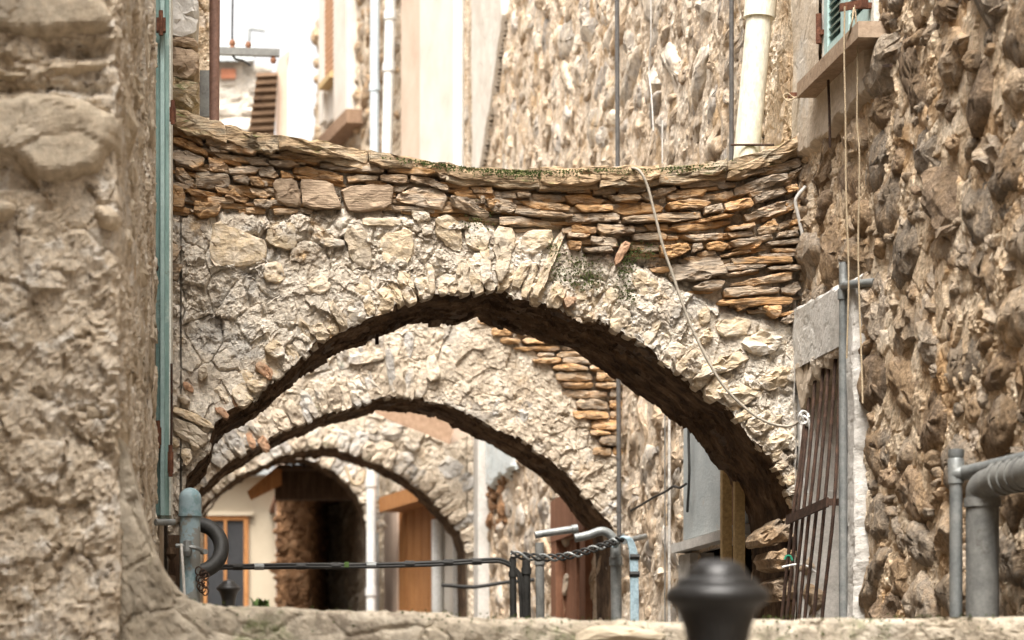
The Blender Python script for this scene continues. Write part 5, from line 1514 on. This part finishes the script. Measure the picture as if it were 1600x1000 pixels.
# tan board on the third arch
mb = MB(); 
A_ = [P(568, 634, 25.6), P(640, 632, 25.6), P(714, 655, 25.5), P(702, 694, 25.45), P(660, 676, 25.5), P(610, 658, 25.55)]
B_ = [q + (0, .04, .01) for q in A_]
mb.add(A_ + B_, [tuple(range(5, -1, -1)), tuple(range(6, 12))] + [(i, (i + 1) % 6, 6 + (i + 1) % 6, 6 + i) for i in range(6)])
bo = mb.build('board', M['wood_tan']); tag(bo, 'tan board leaning against the top of the third arch', 'board')
mb = MB(); mb.add([P(708, 660, 25.7), P(725, 656, 25.7), P(731, 680, 25.7), P(700, 696, 25.7), P(708, 660, 25.8), P(725, 656, 25.8), P(731, 680, 25.8), P(700, 696, 25.8)], [(3, 2, 1, 0), (4, 5, 6, 7), (0, 1, 5, 4), (1, 2, 6, 5), (2, 3, 7, 6), (3, 0, 4, 7)])
tag(mb.build('board', M['pink_plaster']), 'small pink board half hidden behind the tan board', 'board')
# weeds
pl = MB(); r = random.Random(3)
for k in range(40):
    c = P(r.uniform(392, 420), 950, 20.5) + (0, r.uniform(-.2, .2), 0)
    h = r.uniform(.03, .10); a = r.uniform(0, 6.28); d = np.array((math.cos(a), math.sin(a), 0))
    s = np.array((-d[1], d[0], 0)) * .012
    pl.add([c - s, c + s, c + d * h * .35 + (0, 0, h * .7) + s * 1.2, c + d * h * .35 + (0, 0, h * .7) - s * 1.2, c + d * h * .7 + (0, 0, h)], [(0, 1, 2, 3), (3, 2, 4)])
tag(pl.build('weeds', M['leaf']), 'low green weeds growing behind the parapet beside the small bollard', 'plant')

# houses high up behind the left end
Yk = 46.0
kh = thing('slate_house', 'pale stone house with a slate roof far behind, between brown downpipe and sky', 'house', P(370, 300, Yk))
wall_sheet('wall', kh, AF(Yk), xp(300, Yk), xp(397, Yk), .7, zp(92, Yk), .05, M['far_stone'], 1.6, seed=160, coarse=1.8)
rubble(kh, AF(Yk), xp(338, Yk), xp(396, Yk), zp(230, Yk), zp(98, Yk), (.05, .16), M['far_stone'], None, aspect=2.6, prot=(.0, .06), bulge=.03, limit=90, tries=900, seed=161, ang=.1)
mb = MB(); mb.box((xp(300, Yk), Yk + .05, .7), (xp(397, Yk), Yk + 4, zp(92, Yk))); mb.build('inner_wall', M['far_stone'], kh)
mb = MB(); mb.add([P(300, 95, Yk - .3), P(396, 95, Yk - .3), P(398, 66, Yk + 2), P(300, 48, Yk + 2), P(300, 97, Yk + 4), P(398, 97, Yk + 4)], [(0, 1, 2, 3), (3, 2, 5, 4), (1, 5, 2), (0, 3, 4), (0, 4, 5, 1)]); rfk = mb.build('roof', M['roof'], kh)
mb = MB(); mb.box(*rect(345, 368, 110, 124, Yk, -.12, .05)); mb.build('terracotta_band', M['terracotta'], kh)
Yw = 34.0
wh = thing('timber_eaves_house', 'narrow beige wall end with a dark slatted timber lean-to before the sky', 'house', P(430, 300, Yw))
mb = MB(); mb.add([P(434, 1000, Yw), P(449, 1000, Yw), P(449, 95, Yw), P(453, 78, Yw), P(440, 88, Yw), P(434, 95, Yw)] + [P(434, 1000, Yw) + (0, 1.2, 0), P(449, 1000, Yw) + (0, 1.2, 0), P(449, 95, Yw) + (0, 1.2, 0), P(453, 78, Yw) + (0, 1.2, 0), P(440, 88, Yw) + (0, 1.2, 0), P(434, 95, Yw) + (0, 1.2, 0)],
                  [(5, 4, 3, 2, 1, 0)[::-1], (6, 7, 8, 9, 10, 11)[::-1]] + [(i, 6 + i, 6 + (i + 1) % 6, (i + 1) % 6)[::-1] for i in range(6)])
mb.V = mb.V
mb.build('wall', M['pink_plaster'], wh)
ln = MB(); ln.add([P(402, 113, Yw - .1), P(434, 113, Yw - .1), P(428, 225, Yw - .1), P(386, 225, Yw - .1), P(402, 113, Yw), P(434, 113, Yw), P(428, 225, Yw), P(386, 225, Yw)], [(3, 2, 1, 0), (4, 5, 6, 7), (0, 1, 5, 4), (1, 2, 6, 5), (2, 3, 7, 6), (3, 0, 4, 7)])
lno = ln.build('lean_to', M['wood_lean'], wh)
for k in range(9):
    y = 118 + k * 12
    xl = 402 - (y - 113) * .14
    mb = MB(); mb.bar(P(xl - 1, y, Yw - .13), P(434 - (y - 113) * .05, y - 2, Yw - .13), (0, .03, 0), (0, 0, .022)); mb.build('slat', M['wood_tan'] if k == 0 else M['wood_lean'], lno)
# steel bracket with insulators
mb = MB(); mb.bar(P(338, 80, 22), P(437, 83, 22), (0, .03, 0), (0, 0, .032))
sb = mb.build('service_bracket', M['grey_pipe']); tag(sb, 'grey-green steel service bracket reaching out before the sky, carrying insulators and wire', 'bracket')
for px, py in ((363, 72), (388, 75), (427, 90)):
    mb = MB(); c = P(px, py, 22); mb.lathe(c, [(0, .06), (.02, .055), (.03, .02), (.018, 0), (.03, -.02), (.02, -.05), (0, -.055)], 10); mb.build('insulator', M['wood_red'], sb, True)
pipe('wire', [P(364, -30, 22), P(363, 40, 22), P(363, 68, 22)], .009, 'rubber', 'thin wire rising from the service bracket into the sky', 'wire')
pipe('wire', [P(363, 85, 22), P(368, 92, 22), P(380, 95, 22), P(392, 103, 22)], .01, 'rubber', 'slack wire sagging under the service bracket', 'wire')
pipe('aerial', [P(389, 78, 45), P(390, 46, 45), P(391, 45, 45), P(414, 48, 45)], .03, 'galv', 'faint television aerial standing before the white sky', 'aerial', smooth=False, n=6)
